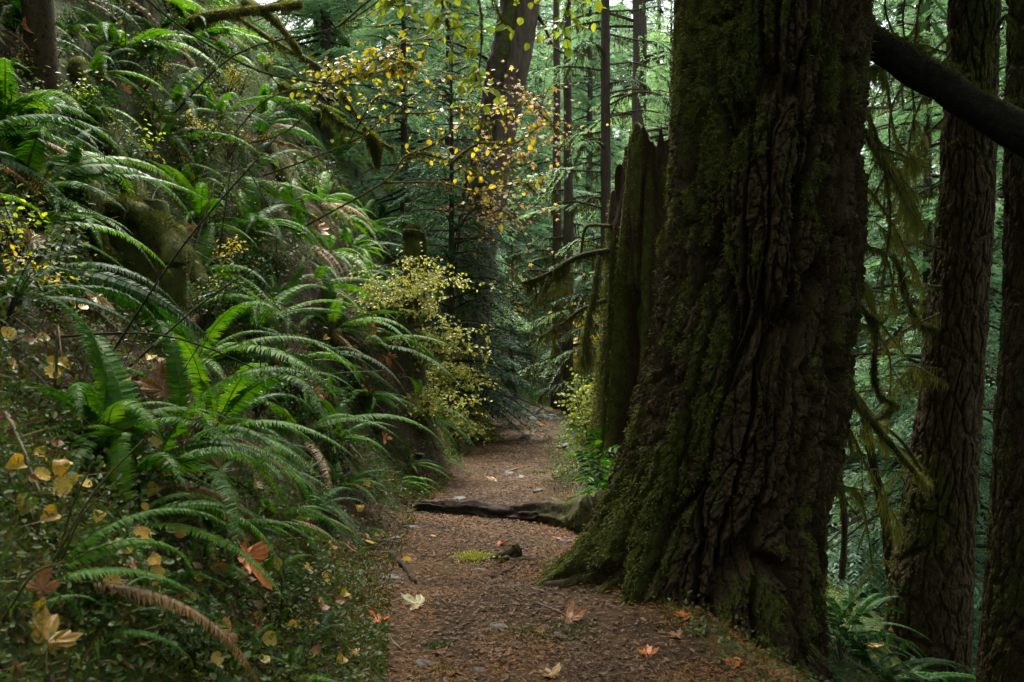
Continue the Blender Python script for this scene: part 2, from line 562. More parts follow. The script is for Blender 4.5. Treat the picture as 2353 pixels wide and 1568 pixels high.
def give_labels():
    buckets = {}
    for o, desc, pos, use in PENDING:
        u, v = proj(pos)
        u, v = min(max(u, 0), 2353), min(max(v, 0), 1568)
        best = min((lm for lm in LANDMARKS if not use or any(k in lm[2] for k in use)), key=lambda lm: math.hypot(u - lm[0], v - lm[1]))
        dx, dy = u - best[0], v - best[1]
        d = math.hypot(dx, dy)
        ang = math.degrees(math.atan2(-dy, dx))
        k = int(((ang + 22.5) % 360) // 45)
        word = ['right of', 'above and right of', 'above', 'above and left of', 'left of', 'below and left of', 'below', 'below and right of'][k]
        buckets.setdefault((desc, word, best[2]), []).append((d, len(buckets), o))
    for (desc, word, lm), rows in buckets.items():
        rows.sort(key=lambda r: r[0])
        for n, (d, _, o) in enumerate(rows):
            if len(rows) == 1:
                o['label'] = f'{desc} {word} {lm}'
            else:
                o['label'] = f'{desc}, {ORD[min(n, len(ORD) - 1)]}nearest {word} {lm}'


def GD(dx, dist):
    x = (dx * S - 512) / F * dist
    return np.array([x, dist, H(x, dist) - .05])


# ------------------------------------------------------------------ ferns
def frond_mesh(name, mat, Lf=1.0, e0=65, e1=35, pl=.085, pairs=72, pw=.23, droop=.22, power=1.1, side=0.0, bare=.14):
    n = 60
    s = np.linspace(0, 1, n)
    e = np.radians(e0 - (e0 + e1) * s ** power)
    ds = Lf / (n - 1)
    x = np.concatenate([[0], np.cumsum(np.cos(e[:-1]) * ds)])
    z = np.concatenate([[0], np.cumsum(np.sin(e[:-1]) * ds)])
    y = side * Lf * s ** 2
    C = np.stack([x, y, z], 1)
    sp = bare + (1 - bare) * np.linspace(0, 1, pairs) ** .93 * .995
    P = np.stack([np.interp(sp, s, C[:, k]) for k in range(3)], 1)
    T = unit(np.stack([np.interp(sp, s, np.gradient(C[:, k])) for k in range(3)], 1))
    Sy = unit(np.cross(np.array([0, 0, 1.0]), T))
    Nn = np.cross(T, Sy)
    t = (sp - bare) / (1 - bare)
    pl = pl * 1.12
    prof = np.minimum(1, .62 + 2.2 * t) * np.clip(1 - t, 0, 1) ** .62
    mb = MB()
    for sg in (1, -1):
        fw = np.radians(8 + 40 * t ** 2 + rng.normal(0, 4, pairs))
        dd = droop * (1 + rng.normal(0, .25, pairs))
        D = Sy * sg * np.cos(fw)[:, None] + T * np.sin(fw)[:, None] - Nn * dd[:, None]
        D = unit(D)
        tw = rng.normal(.12, .22, pairs)
        W1 = unit(T + Nn * tw[:, None])
        L = (pl * prof * rng.uniform(.9, 1.08, pairs) + .004)[:, None]
        w = np.minimum(L[:, 0] * pw, .017 * pl / .085 + .002)[:, None]
        dn = Nn * L * (.16 + .12 * droop)
        b0, b1 = P - W1 * w * .35, P + W1 * w * .55
        m0, m1 = P + D * L * .5 - W1 * w * .42 + dn * .1, P + D * L * .5 + W1 * w * .42 + dn * .1
        tip = P + D * L + T * L * .10 - dn
        Vp = np.stack([b0, m0, tip, m1, b1], 1).reshape(-1, 3)
        k = np.arange(pairs)[:, None] * 5
        mb.add(Vp, [k + np.array([[0, 1, 3, 4]]), k + np.array([[1, 2, 3]])])
    idx = np.linspace(0, n - 1, 16).astype(int)
    Vt, Ft = tube(C[idx], np.linspace(.0042, .001, 16) * (pl / .085), 4)
    mb.add(Vt, Ft, 1)
    return mb.build(name, [M[mat], M['rachis']], smooth=False)


FR = [frond_mesh('frond', 'fern', **k) for k in (
    dict(Lf=1.05, e0=62, e1=28, pl=.088), dict(Lf=1.0, e0=70, e1=45, pl=.082, side=.12), dict(Lf=1.15, e0=55, e1=22, pl=.09, power=1.3),
    dict(Lf=.95, e0=74, e1=60, pl=.08, side=-.1), dict(Lf=1.1, e0=48, e1=30, pl=.086, power=1.0, side=.08), dict(Lf=.9, e0=66, e1=15, pl=.078, droop=.4),
    dict(Lf=1.0, e0=42, e1=38, pl=.085, droop=.15, side=-.14), dict(Lf=1.08, e0=78, e1=30, pl=.084, power=1.5))]
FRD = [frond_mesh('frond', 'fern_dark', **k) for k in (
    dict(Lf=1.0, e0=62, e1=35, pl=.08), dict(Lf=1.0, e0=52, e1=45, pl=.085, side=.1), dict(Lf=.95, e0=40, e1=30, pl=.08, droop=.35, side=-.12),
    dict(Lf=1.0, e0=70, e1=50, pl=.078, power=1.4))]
FRB = [frond_mesh('frond', 'fern_brown', Lf=.9, e0=30, e1=50, pl=.07, droop=.6), frond_mesh('frond', 'fern_brown', Lf=.8, e0=15, e1=60, pl=.065, droop=.7, side=.1)]


def fern(pos, size, azs, desc, kinds=FR, group='sword ferns on the left bank', lean=None, label=None, rnd=12):
    n = Hn(pos[0], pos[1])
    r = thing('sword_fern', label or 'sword fern', 'fern', tuple(pos), group)
    if label is None:
        later(r, desc, np.asarray(pos) + [size * .25, 0, size * .3])
    for k, az in enumerate(azs):
        brown = random.random() < .15
        me = random.choice(FRB if brown else kinds)
        f = put('frond', me, r)
        sc = size * random.uniform(.45, 1.15)
        a = math.radians(az + random.gauss(0, rnd))
        # lean the frond with the slope it grows from
        dirx, diry = math.cos(a), math.sin(a)
        slope = -(n[0] * dirx + n[1] * diry) / max(n[2], .3)
        pitch = math.atan(slope) * (.55 if slope < 0 else .42)
        f.rotation_euler = (random.gauss(0, .32), -pitch + random.gauss(0, .12), a)
        f.scale = (sc, sc * random.uniform(.8, 1.1), sc * random.uniform(.75, 1.1))
        f.location = (random.gauss(0, .015), random.gauss(0, .015), -.01)
    return r


FULL = [0, 35, 70, 110, 150, 190, 230, 270, 310, 340, -20, -55]
RIGHTWARD = [-80, -60, -42, -28, -15, -5, 8, 20, 35, 55, 85, 130, -110, 200, 260]

fern_spots = []


def place_fern(dx, dy, size, azs, kinds=FR, desc='green sword fern', **kw):
    p = hit(dx, dy)
    p = np.array([p[0], p[1], H(p[0], p[1])])
    fern_spots.append(p)
    return fern(p, size, azs, desc, kinds, **kw)


BIG = [
    (50, 455, 1.25, RIGHTWARD, 'large arching sword fern left of the hollow mossy stump'),
    (10, 300, 1.2, RIGHTWARD, 'big sword fern at left edge reaching right below the dark trunk'),
    (560, 420, 1.05, [10, 25, 40, 60, -20, -50, 90, 130, 180, 240], 'sword fern with fronds rising right toward the long mossy branch'),
    (715, 660, 1.0, [15, 30, 45, 60, 5, -30, 100, 160, 220, 300], 'upright bright sword fern left of the mossy stump post'),
    (440, 850, 1.1, RIGHTWARD, 'wide shiny sword fern in the middle of the bank'),
    (690, 1000, .95, [10, 25, 40, 60, -10, -40, 90, 140, 190, 250], 'sword fern reaching up right toward the lower pale bush'),
    (330, 1110, .95, RIGHTWARD, 'sword fern arching right just above the round gold leaf'),
    (110, 1335, .80, [8, 20, 33, 50], 'near sword fern with long frond sweeping right over orange leaf'),
    (600, 1080, .72, [0, -20, -45, -70, 20, 50, 100, 200, 270], 'drooping sword fern right of the round gold leaf'),
    (770, 1120, .55, [0, -25, -50, 20, 50, 90, 150, 210], 'small fern at the trail edge left of the root'),
    (925, 640, .95, [0, 12, -12, 30, -35, 60, -60, 120, 200], 'sword fern behind the mossy stump post with fronds pointing right'),
    (815, 540, .95, RIGHTWARD, 'glossy sword fern above and left of the mossy stump post'),
    (830, 800, 1.0, [-5, -18, -30, 8, 22, -50, 45, 90, 160], 'sword fern beneath the pale yellow bush arching down right'),
    (500, 270, 1.1, RIGHTWARD, 'broad light green sword fern high on the upper slope'),
    (280, 120, 1.1, RIGHTWARD, 'mossy looking sword fern right of the dark upper left trunk'),
    (440, 90, 1.0, RIGHTWARD, 'sword fern under the arched mossy limb'),
    (960, 960, .75, [-20, 0, 25, -50, 60, 110, 170, 230], 'sword fern left of the lower pale bush'),
    (490, 990, .85, RIGHTWARD, 'full sword fern right of the brown leaves under ferns'),
    (235, 1010, .6, RIGHTWARD, 'small sword fern under the tan leaf on the lower bank'),
    (640, 1190, .6, RIGHTWARD, 'low sword fern above and right of the orange maple leaf'),
    (775, 1010, .7, RIGHTWARD, 'leafy sword fern on the bank above the trail edge'),
    (840, 920, .75, RIGHTWARD, 'bright sword fern below the pale bushes on the bank'),
    (570, 770, .95, RIGHTWARD, 'dense sword fern right of the hollow mossy stump'),
    (300, 1200, .62, [0, 15, 35, -20, 60, 95, -45], 'near sword fern just above the long sweeping frond'),
    (480, 1230, .5, RIGHTWARD, 'small drooping fern directly above the orange maple leaf'),
    (420, 1020, .7, RIGHTWARD, 'sword fern growing above the round gold leaf'),
    (650, 860, .9, RIGHTWARD, 'sword fern between the middle fern and the trailside ferns'),
    (760, 760, .9, RIGHTWARD, 'green sword fern left of the pale bushes'),
    (1010, 1050, .4, [-20, 0, 30, -60, 80, 140, 220], 'little fern where the bank meets the trail'),
]
for dx, dy, sz, azs, lab in BIG:
    place_fern(dx, dy, sz, azs, label=lab)

CLEAR = [(170, 455, 430, 740), (40, 730, 420, 1010), (380, 1180, 800, 1568), (0, 1380, 400, 1568), (880, 600, 1010, 720), (640, 480, 760, 560), (850, 640, 1130, 1010), (1180, 380, 1290, 520)]
# fillers over the rest of the bank
tries = 0
made = 0
while made < 390 and tries < 20000:
    tries += 1
    dx, dy = random.uniform(-120, 1130), (random.uniform(-60, 1500) if made < 165 else random.uniform(-60, 640))
    if made > 330:
        dx, dy = random.uniform(200, 850), random.uniform(-40, 480)
    if any(x0 < dx < x1 and y0 < dy < y1 for x0, y0, x1, y1 in CLEAR):
        continue
    p = hit(dx, dy, 22)
    if p[1] > 19 or p[1] < 3.6:
        continue
    u = p[0] - path_c(p[1]) + path_w(p[1])
    if u > (-.38 if p[1] < 7 else -.12):
        continue
    if dy > 1150 and random.random() < .72:
        continue
    if dy > 880 and random.random() < .35:
        continue
    gap = (.36 if made < 165 else .22 if made < 330 else .15) + (.02 if made < 165 else .012) * p[1]
    if any((p[0] - f[0]) ** 2 + (p[1] - f[1]) ** 2 + (p[2] - f[2]) ** 2 < gap * gap for f in fern_spots):
        continue
    p = np.array([p[0], p[1], H(p[0], p[1])])
    sz = random.choice([random.uniform(.35, .6), random.uniform(.55, .85), random.uniform(.8, 1.1)])
    if u > -.9:
        sz *= .7
    fern_spots.append(p)
    azs = [random.uniform(-110, 110) for _ in range(random.randint(4, 8))] + [random.uniform(0, 360) for _ in range(random.randint(3, 6))]
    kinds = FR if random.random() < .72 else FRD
    word = ('large ' if sz > .9 else 'small ' if sz < .65 else '') + ('dark' if kinds is FRD else 'green')
    fern(p, sz, azs, word + ' sword fern', kinds, rnd=5)
    made += 1

for k in range(22):
    y = random.uniform(14.5, 27)
    d = random.uniform(.15, 2.2)
    x = path_c(y) - path_w(y) - d
    q_ = np.array([x, y, H(x, y)])
    fern(q_, random.uniform(.6, 1.0), [random.uniform(-130, 130) for _ in range(10)], 'far green fern', FR, rnd=5, group='ferns by the far trail bend')

made = 0
while made < 34:
    dx, dy = random.uniform(20, 860), random.uniform(1080, 1560)
    p = hit(dx, dy, 9)
    if p[0] > path_c(p[1]) - path_w(p[1]) - .12 or any((p[0] - f[0]) ** 2 + (p[1] - f[1]) ** 2 < .02 for f in fern_spots):
        continue
    q_ = np.array([p[0], p[1], H(p[0], p[1])])
    fern_spots.append(q_)
    fern(q_, random.uniform(.16, .34), [random.uniform(0, 360) for _ in range(6)], 'tiny fern', random.choice([FR, FRD]), rnd=5)
    made += 1

# right side of the trail
for dx, dy, sz, lab in (
                        (1215, 880, .9, 'dark fern clump by the far bend of the trail'), (1160, 880, .9, 'deep green fern where the trail meets the far bank')):
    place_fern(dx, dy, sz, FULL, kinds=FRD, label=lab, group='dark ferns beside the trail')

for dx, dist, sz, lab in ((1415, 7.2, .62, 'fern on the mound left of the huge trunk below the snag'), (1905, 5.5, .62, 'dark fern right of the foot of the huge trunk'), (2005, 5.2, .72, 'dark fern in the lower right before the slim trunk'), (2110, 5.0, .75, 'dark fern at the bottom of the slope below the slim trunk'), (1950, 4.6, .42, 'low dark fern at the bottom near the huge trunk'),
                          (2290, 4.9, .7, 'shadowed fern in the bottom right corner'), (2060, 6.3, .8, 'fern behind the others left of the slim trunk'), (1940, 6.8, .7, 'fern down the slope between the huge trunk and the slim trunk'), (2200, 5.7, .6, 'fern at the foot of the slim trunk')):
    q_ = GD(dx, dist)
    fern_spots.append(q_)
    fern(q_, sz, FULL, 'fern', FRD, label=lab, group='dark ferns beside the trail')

# ------------------------------------------------------------------ trunks
def plates(a, z, circ, cw, ch, seed):
    """stretched cells round a trunk: crack distance and a number per plate"""
    nc = max(int(round(circ / cw)), 3)
    u, v = a / circ * nc, z / ch
    iu, iv = np.floor(u), np.floor(v)
    F1, F2, ID = np.full(u.shape, 9.0), np.full(u.shape, 9.0), np.zeros(u.shape)
    for du in (-1, 0, 1):
        for dv in (-1, 0, 1):
            cu, cv = iu + du, iv + dv
            h = np.mod(cu, nc)
            z0 = np.zeros_like(cu)
            pu = cu + .5 + .46 * _h(h, cv, z0 + seed)
            pv = cv + .5 + .46 * _h(h, cv, z0 + seed + 50)
            d = np.hypot(u - pu, v - pv)
            r = _h(h, cv, z0 + seed + 90)
            near = d < F1
            F2 = np.where(near, F1, np.minimum(F2, d))
            ID = np.where(near, r, ID)
            F1 = np.where(near, d, F1)
    return F2 - F1, ID


def trunk(spine, nth, zs, flutes=(.45, 2.2, .05), fiss=(.15, .9, .05), fine=(.05, .22, .012), flare=None, moss=None, seed=0.0):
    """spine rows x, y, z, r -> displaced vertical trunk. returns V, faces, moss, normals"""
    sp = np.asarray(spine, float)
    zs = np.asarray(zs, float)
    cx, cy, r = [np.interp(zs, sp[:, 2], sp[:, k]) for k in (0, 1, 3)]
    th = np.linspace(0, 2 * PI, nth, endpoint=False)
    TH, ZS = np.meshgrid(th, zs)
    R = np.repeat(r[:, None], nth, 1)
    if flare is not None:
        R = R + flare(TH, ZS)
    r0 = float(np.median(r))
    ca, sa = np.cos(TH) * r0 + seed, np.sin(TH) * r0
    wx = .05 * fbm(ca * 3, sa * 3, ZS * 1.6, 3)
    wz = .25 * fbm(ca * 4, sa * 4, ZS * 1.0 + 9, 3)

    def nz(l, v, o=2, k=0.0):
        return fbm((ca + wx) / l + k, (sa + wx) / l, (ZS + wz) / v + k, o)
    d = flutes[2] * nz(flutes[0], flutes[1], 2, 3)
    circ = 2 * PI * r0
    aw = TH * r0 + .055 * nz(.22, .35, 3, 61) + .02 * nz(.06, .12, 2, 67)
    zw = ZS + .16 * nz(.18, .3, 2, 71)
    c1, id1 = plates(aw, zw, circ, fiss[0], fiss[1], seed)
    c2, id2 = plates(aw + .5 * wx, zw * 1.07, circ, fiss[0] * .42, fiss[1] * .36, seed + 7)
    c3, id3 = plates(aw + wx, zw * 1.13, circ, fiss[0] * .24, fiss[0] * .55, seed + 19)
    g3 = 1 - sstep(.02, .3, c3)
    g1 = 1 - sstep(.015, .22, c1)
    g2 = 1 - sstep(.015, .20, c2)
    f3 = nz(fine[0], fine[1], 3, 31)
    f4 = np.abs(nz(fine[0] * 1.8, fine[1] * 1.6, 3, 47)) * 2 - .5
    d = d - fiss[2] * g1 - fiss[2] * .32 * g2 * (1 - .6 * g1) + fiss[2] * .20 * id1 + fiss[2] * .14 * id2 - fiss[2] * .10 * g3 + fiss[2] * .06 * id3 + fine[2] * f3 + fine[2] * .6 * f4
    R = R + d
    Vx = cx[:, None] + R * np.cos(TH)
    Vy = cy[:, None] + R * np.sin(TH)
    V = np.stack([Vx, Vy, ZS], -1)
    n = len(zs)
    i, j = np.meshgrid(np.arange(n - 1), np.arange(nth), indexing='ij')
    q = np.stack([i * nth + j, i * nth + (j + 1) % nth, (i + 1) * nth + (j + 1) % nth, (i + 1) * nth + j], -1).reshape(-1, 4)
    ms = moss(TH, ZS, 1 - g1, V) if moss is not None else np.zeros_like(R)
    Nr = unit(np.stack([np.cos(TH), np.sin(TH), np.zeros_like(TH)], -1))
    return V.reshape(-1, 3), [q], np.clip(ms, 0, 1).ravel(), Nr.reshape(-1, 3)


def moss_blades(V, Nr, ms, n, L=.022, W=.006, zmax=4.0, down=.35):
    w = (ms ** 2 + .035) * (V[:, 2] < zmax)
    idx = rng.choice(len(V), n, p=w / w.sum())
    P = V[idx] + rng.normal(0, .006, (n, 3))
    D = unit(Nr[idx] * .8 + rng.normal(0, .55, (n, 3)) + np.array([0, 0, -down]))
    return kites(P, D, rng.normal(0, 1, (n, 3)), L * rng.uniform(.4, 1.5, n), W * rng.uniform(.6, 1.4, n), .35)


def adiff(a, b):
    return (a - b + PI) % (2 * PI) - PI


# ---- conifer foliage
def spray(L, seed, step=.085, leaf=.115, lw=.030, droop=.35, hang=.35):
    r = np.random.default_rng(seed)
    Ps, Ds, Ns = [], [], []
    x = .12 * L
    side = 1
    while x < L:
        t = x / L
        base = np.array([x, 0, -droop * L * t ** 1.8])
        ln = (.50 * L * (1 - t) ** .8 + .10) * r.uniform(.6, 1.1)
        ln = min(ln, .8)
        ang = math.radians(r.uniform(42, 68)) * side
        d = np.array([math.cos(ang), math.sin(ang), -hang * r.uniform(.2, 1.2)])
        k = max(int(ln / .042), 3)
        tt = (np.arange(k) + .5) / k * ln
        pts = base + d * tt[:, None] + np.array([0, 0, -1.0]) * (hang * .9 * tt ** 2 / max(ln, .1))[:, None]
        d2 = unit(np.cross(d, [0, 0, 1.0]))
        for sg in (1, -1):
            dd = d * .75 + d2 * sg * .65 + r.normal(0, .16, (k, 3)) + np.array([0, 0, -.12])
            Ps.append(pts)
            Ds.append(dd)
            Ns.append(np.array([0, 0, 1.0]) + r.normal(0, .4, (k, 3)))
        x += step * r.uniform(.6, 1.25)
        side = -side
    P = np.concatenate(Ps)
    D = np.concatenate(Ds)
    N = np.concatenate(Ns)
    return kites(P, D, N, leaf * r.uniform(.6, 1.25, len(P)), lw * r.uniform(.7, 1.3, len(P)), .4)


SPR = [spray(2.2, 1), spray(1.7, 2, hang=.5), spray(2.6, 3, hang=.25), spray(1.3, 4, hang=.6)]


def conifer_crown(name, z0, z1, r0, nb, mat, seed, lowfrac=1.0, sz=1.0):
    r = np.random.default_rng(seed)
    mb = MB()
    for b in range(nb):
        t = (b + r.uniform(0, 1)) / nb
        z = z0 + (z1 - z0) * t
        Lb = r0 * (1 - t) ** .7 * r.uniform(.65, 1.12) + .25
        if t < .12:
            Lb *= lowfrac
        Vb, Fb = SPR[r.integers(0, 4)]
        lb = Vb[:, 0].max()
        sc = Lb / lb
        Vb = Vb * np.array([sc, sc ** .6, sc ** .8])
        pit = math.radians(r.uniform(-14, 22) - 14 * (1 - t) + 14)
        az = r.uniform(0, 2 * PI)
        c, s = math.cos(pit), math.sin(pit)
        x = Vb[:, 0] * c - Vb[:, 2] * s
        zz = Vb[:, 0] * s + Vb[:, 2] * c
        y = Vb[:, 1]
        ca, sa = math.cos(az), math.sin(az)
        mb.add(np.stack([x * ca - y * sa, x * sa + y * ca, zz + z], 1), Fb)
        pts = np.array([[0, 0, z], [ca * Lb * c * .5, sa * Lb * c * .5, z + Lb * s * .5 - .05 * Lb], [ca * Lb * c * .9, sa * Lb * c * .9, z + Lb * s * .9 - .25 * Lb]])
        Vt, Ft = tube(catmull(pts, 6), np.linspace(.022, .006, 6) * (1 + Lb * .2), 4)
        mb.add(Vt, Ft, 1)
    return mb.build(name, [M[mat], M['dark_twig']], smooth=False)


def plain_trunk_mesh(name, h, r0, r1, seed, mat='bark_plain', lean=(0, 0), sides=14):
    zs = np.linspace(-.6, h, 28)
    P = np.stack([lean[0] * zs / h + .05 * vn(zs * .4, seed), lean[1] * zs / h + .05 * vn(zs * .4, seed + 7), zs], 1)
    R = np.interp(zs, [-.6, 0, .6, h], [r0 * 1.6, r0 * 1.35, r0, r1])
    Vt, Ft = tube(P, R, sides, amp=r0 * .12, fr=5, seed=seed)
    return mesh(name, Vt, Ft, M[mat])


# ---- the huge foreground fir
def flare_big(TH, ZS):
    d = np.zeros_like(TH)
    # root buttresses: angle, spread, height scale, reach
    for a, sp, hz, amp in ((math.radians(190), .36, .26, .44), (math.radians(226), .34, .30, .26), (math.radians(268), .30, .36, .14), (math.radians(300), .28, .5, .16), (math.radians(140), .5, .3, .22), (math.radians(60), .5, .3, .15)):
        d = d + amp * np.exp(-(adiff(TH, a) / sp) ** 2) * np.exp(-np.maximum(ZS + .05, -.5) / hz)
    return d


def moss_big(TH, ZS, ridge, V):
    left = .5 + .5 * np.cos(adiff(TH, math.radians(195)))
    base = np.exp(-np.maximum(ZS, 0) / .5)
    n = fbm(V[..., 0] * 4.2, V[..., 1] * 4.2, V[..., 2] * 1.5 + 3, 4) + .55 * fbm(V[..., 0] * 15, V[..., 1] * 15, V[..., 2] * 7, 3)
    return sstep(.0, .30, n + .24 * left ** 2 + .10 * base - .15) * (.15 + .85 * ridge)


BIGSP = [(1.02, 5.0, -1.0, .62), (1.06, 5.0, .0, .60), (1.10, 5.0, .35, .575), (1.17, 5.0, .6, .565), (1.24, 5.0, .95, .555), (1.35, 5.0, 1.5, .525), (1.46, 5.0, 3.0, .505), (1.60, 5.1, 6, .46), (1.9, 5.3, 14, .36), (2.1, 5.4, 26, .1)]
big = thing('fir_tree', 'huge dark fir trunk with deeply furrowed mossy bark beside the trail', 'tree', (1.06, 5.0, 0))
zs = np.concatenate([np.linspace(-1.0, 3.5, 640), np.linspace(3.6, 26, 60)])
Vb, Fb, ms, Nr = trunk(BIGSP, 520, zs, flutes=(.45, 2.4, .045), fiss=(.13, 1.15, .125), fine=(.024, .05, .017), flare=flare_big, moss=moss_big, seed=2.0)
off = np.array([1.06, 5.0, 0])
put('trunk', mesh('trunk', Vb - off, Fb, M['bark'], False, attrs={'moss': ms}), big)
Vm, Fm = moss_blades(Vb, Nr, ms, 85000, L=.019, W=.0055)
put('moss', mesh('moss', Vm - off, Fm, M['moss'], smooth=False), big)
put('crown', conifer_crown('crown', 8.0, 25, 5.5, 260, 'needle_dark', 77), big)  # crown out of view, made wide and dense to shade the foreground
# root running across the trail
rp = catmull([at(1370, 1225, 6.0), at(1290, 1195, 6.35), at(1200, 1192, 6.6), at(1120, 1188, 6.7), at(1040, 1176, 6.8), at(970, 1160, 6.95), at(905, 1150, 7.1)], 60)
rp[:, 2] = H(rp[:, 0], rp[:, 1]) + np.interp(np.linspace(0, 1, 60), [0, .25, .8, 1], [.10, .045, .03, -.04]) + .02 * vn(np.linspace(0, 9, 60), 1.0)
rr = np.interp(np.linspace(0, 1, 60), [0, .2, .5, .8, 1], [.15, .105, .09, .075, .04])
rp = catmull(rp, 200)
rr = np.interp(np.linspace(0, 1, 200), np.linspace(0, 1, 60), rr) * (1 + .16 * vn(np.linspace(0, 11, 200), 4.0))
rr = rr * np.interp(np.linspace(0, 1, 200), [0, .25, .5, 1], [1.15, .92, .74, .7])
rp[:, 2] -= .012
Vr, Fr = tube(rp, rr, 48, amp=.03, fr=8, seed=3)
cr = np.repeat(rp, 48, 0)
rad = Vr[:-2] - cr
ang = np.tile(np.linspace(0, 2 * PI, 48, endpoint=False), 200)
ln_ = np.repeat(np.linspace(0, 2.1, 200), 48)
grain = fbm(np.cos(ang) * 2.6, np.sin(ang) * 2.6, ln_ * 2.2, 4) + .5 * fbm(np.cos(ang) * 7, np.sin(ang) * 7, ln_ * 5, 3)
Vr[:-2] += unit(rad) * (.045 * grain - .02 * (1 - sstep(0, .12, np.abs(grain))))[:, None]
put('root', mesh('root', Vr - off, Fr, M['root'], attrs={'moss': .45 * sstep(-.05, .4, Vr[:, 0]) + .06}), big)
rp2 = catmull([at(1420, 1300, 4.95), at(1350, 1330, 4.8), at(1290, 1345, 4.75), at(1240, 1342, 4.8)], 30)
rp2[:, 2] = H(rp2[:, 0], rp2[:, 1]) + .012
Vr, Fr = tube(rp2, np.linspace(.06, .015, 30), 10, amp=.012, fr=9)
put('root', mesh('root', Vr - off, Fr, M['root'], attrs={'moss': np.full(len(Vr), .3)}), big)


def branch(parent, off, pts, r0, r1, moss_n=900, up=.018, hang=.0, mat='dark_twig', mossmat='moss', name='branch', twigs=0, hs=.3, sides=7, tl=.35):
    P = catmull(pts, max(14, len(pts) * 7))
    R = np.linspace(r0, r1, len(P))
    mb = MB()
    Vt, Ft = tube(P, R, sides, amp=r0 * .25, fr=14)
    mb.add(Vt, Ft)
    if moss_n:
        Vk, Fk = moss_on(P, R, int(moss_n * 1.8), up=up, hang=hang, hang_share=hs, width=.0042)
        mb.add(Vk, Fk, 1)
    for k in range(twigs):
        i = random.randrange(len(P) // 5, len(P))
        d = np.array([random.gauss(0, .8), random.gauss(0, .5), random.uniform(-1.0, .35)])
        ln = tl * random.uniform(.4, 1.3)
        e = P[i] + unit(d) * ln
        tp = catmull([P[i], P[i] * .5 + e * .5 + np.array([0, 0, random.gauss(0, .04)]), e + np.array([0, 0, -.1 * ln])], 8)
        Vt, Ft = tube(tp, np.linspace(r1 * .8 + .001, .0012, 8), 4)
        mb.add(Vt, Ft)
        if moss_n:
            Vk, Fk = moss_on(tp, .003, int(moss_n * .22), up=up * .6, hang=hang * .7, hang_share=hs, width=.0038)
            mb.add(Vk, Fk, 1)
    me = mb.build(name, [M[mat], M[mossmat]], smooth=False)
    me.transform(Matrix.Translation((-off[0], -off[1], -off[2])))
    return put(name, me, parent)


# mossy limbs of the huge fir, seen right of it
branch(big, off, [at(1935, 660, 5.35), at(1985, 715, 5.5), at(2012, 760, 5.6), at(2008, 850, 5.7), at(2020, 905, 5.8), at(2065, 935, 5.9)], .022, .008, 2600, .022, .05)
branch(big, off, [at(1985, 715, 5.5), at(2022, 742, 5.6), at(2040, 725, 5.7)], .010, .005, 600, .016)
branch(big, off, [at(1925, 870, 5.4), at(1975, 935, 5.6), at(2030, 1000, 5.8), at(2090, 1070, 6.1), at(2130, 1120, 6.4)], .030, .014, 3200, .024, .05)
branch(big, off, [at(2005, 965, 5.7), at(2040, 950, 5.8), at(2060, 932, 5.85)], .014, .006, 700, .018)
branch(big, off, [at(1985, 300, 5.3), at(2030, 370, 5.5), at(2080, 440, 5.8), at(2115, 505, 6.2)], .020, .006, 2600, .02, .22, hs=.45, twigs=5)
branch(big, off, [at(1990, 250, 5.3), at(2020, 330, 5.5), at(2045, 470, 5.6), at(2035, 600, 5.7), at(2025, 650, 5.8)], .010, .003, 1500, .012, .2, hs=.4, twigs=4)

# ---- second trunk pressed behind the fir, mossy, left side showing
def moss_second(TH, ZS, ridge, V):
    n = fbm(V[..., 0] * 3, V[..., 1] * 3, V[..., 2] * 1.5 + 9, 3)
    return sstep(-.6, .3, n + .25) * (.5 + .5 * ridge)


def flare_second(TH, ZS):
    return .35 * np.exp(-(adiff(TH, math.radians(190)) / .6) ** 2) * np.exp(-np.maximum(ZS, -.3) / .55)


SP2 = [(1.40, 6.35, -.8, .50), (1.42, 6.35, .3, .46), (1.46, 6.35, 1.2, .41), (1.49, 6.35, 2.2, .385), (1.50, 6.35, 3.6, .375), (1.52, 6.4, 8, .33), (1.6, 6.5, 20, .1)]
o2 = thing('fir_tree', 'olive mossy trunk squeezed between the huge fir and the broken snag', 'tree', (1.45, 6.35, 0))
off2 = np.array([1.45, 6.35, 0])
Vb, Fb, ms, Nr = trunk(SP2, 260, np.concatenate([np.linspace(-.8, 4, 330), np.linspace(4.1, 20, 30)]), flutes=(.3, 2, .03), fiss=(.12, .6, .03), fine=(.04, .1, .012), flare=flare_second, moss=moss_second, seed=8)
put('trunk', mesh('trunk', Vb - off2, Fb, M['bark'], False, attrs={'moss': ms}), o2)
Vm, Fm = moss_blades(Vb, Nr, ms, 26000, L=.022, W=.006)
put('moss', mesh('moss', Vm - off2, Fm, M['moss_dark'], smooth=False), o2)
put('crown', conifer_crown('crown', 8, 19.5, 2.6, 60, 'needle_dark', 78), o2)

# ---- broken snag with jagged top
def snag_top(TH, x):
    a = np.degrees(TH) % 360
    t = np.interp(a, [0, 60, 150, 195, 208, 218, 232, 246, 254, 259, 264, 268, 274, 284, 300, 325, 345, 360], [2.9, 2.5, 2.5, 2.7, 2.95, 3.16, 3.22, 3.18, 3.06, 3.04, 3.26, 3.06, 3.12, 3.45, 3.72, 3.75, 3.3, 2.9])
    return t + .05 * vn(np.cos(TH) * 14, np.sin(TH) * 14, 5) + .03 * vn(np.cos(TH) * 40, np.sin(TH) * 40, 5)


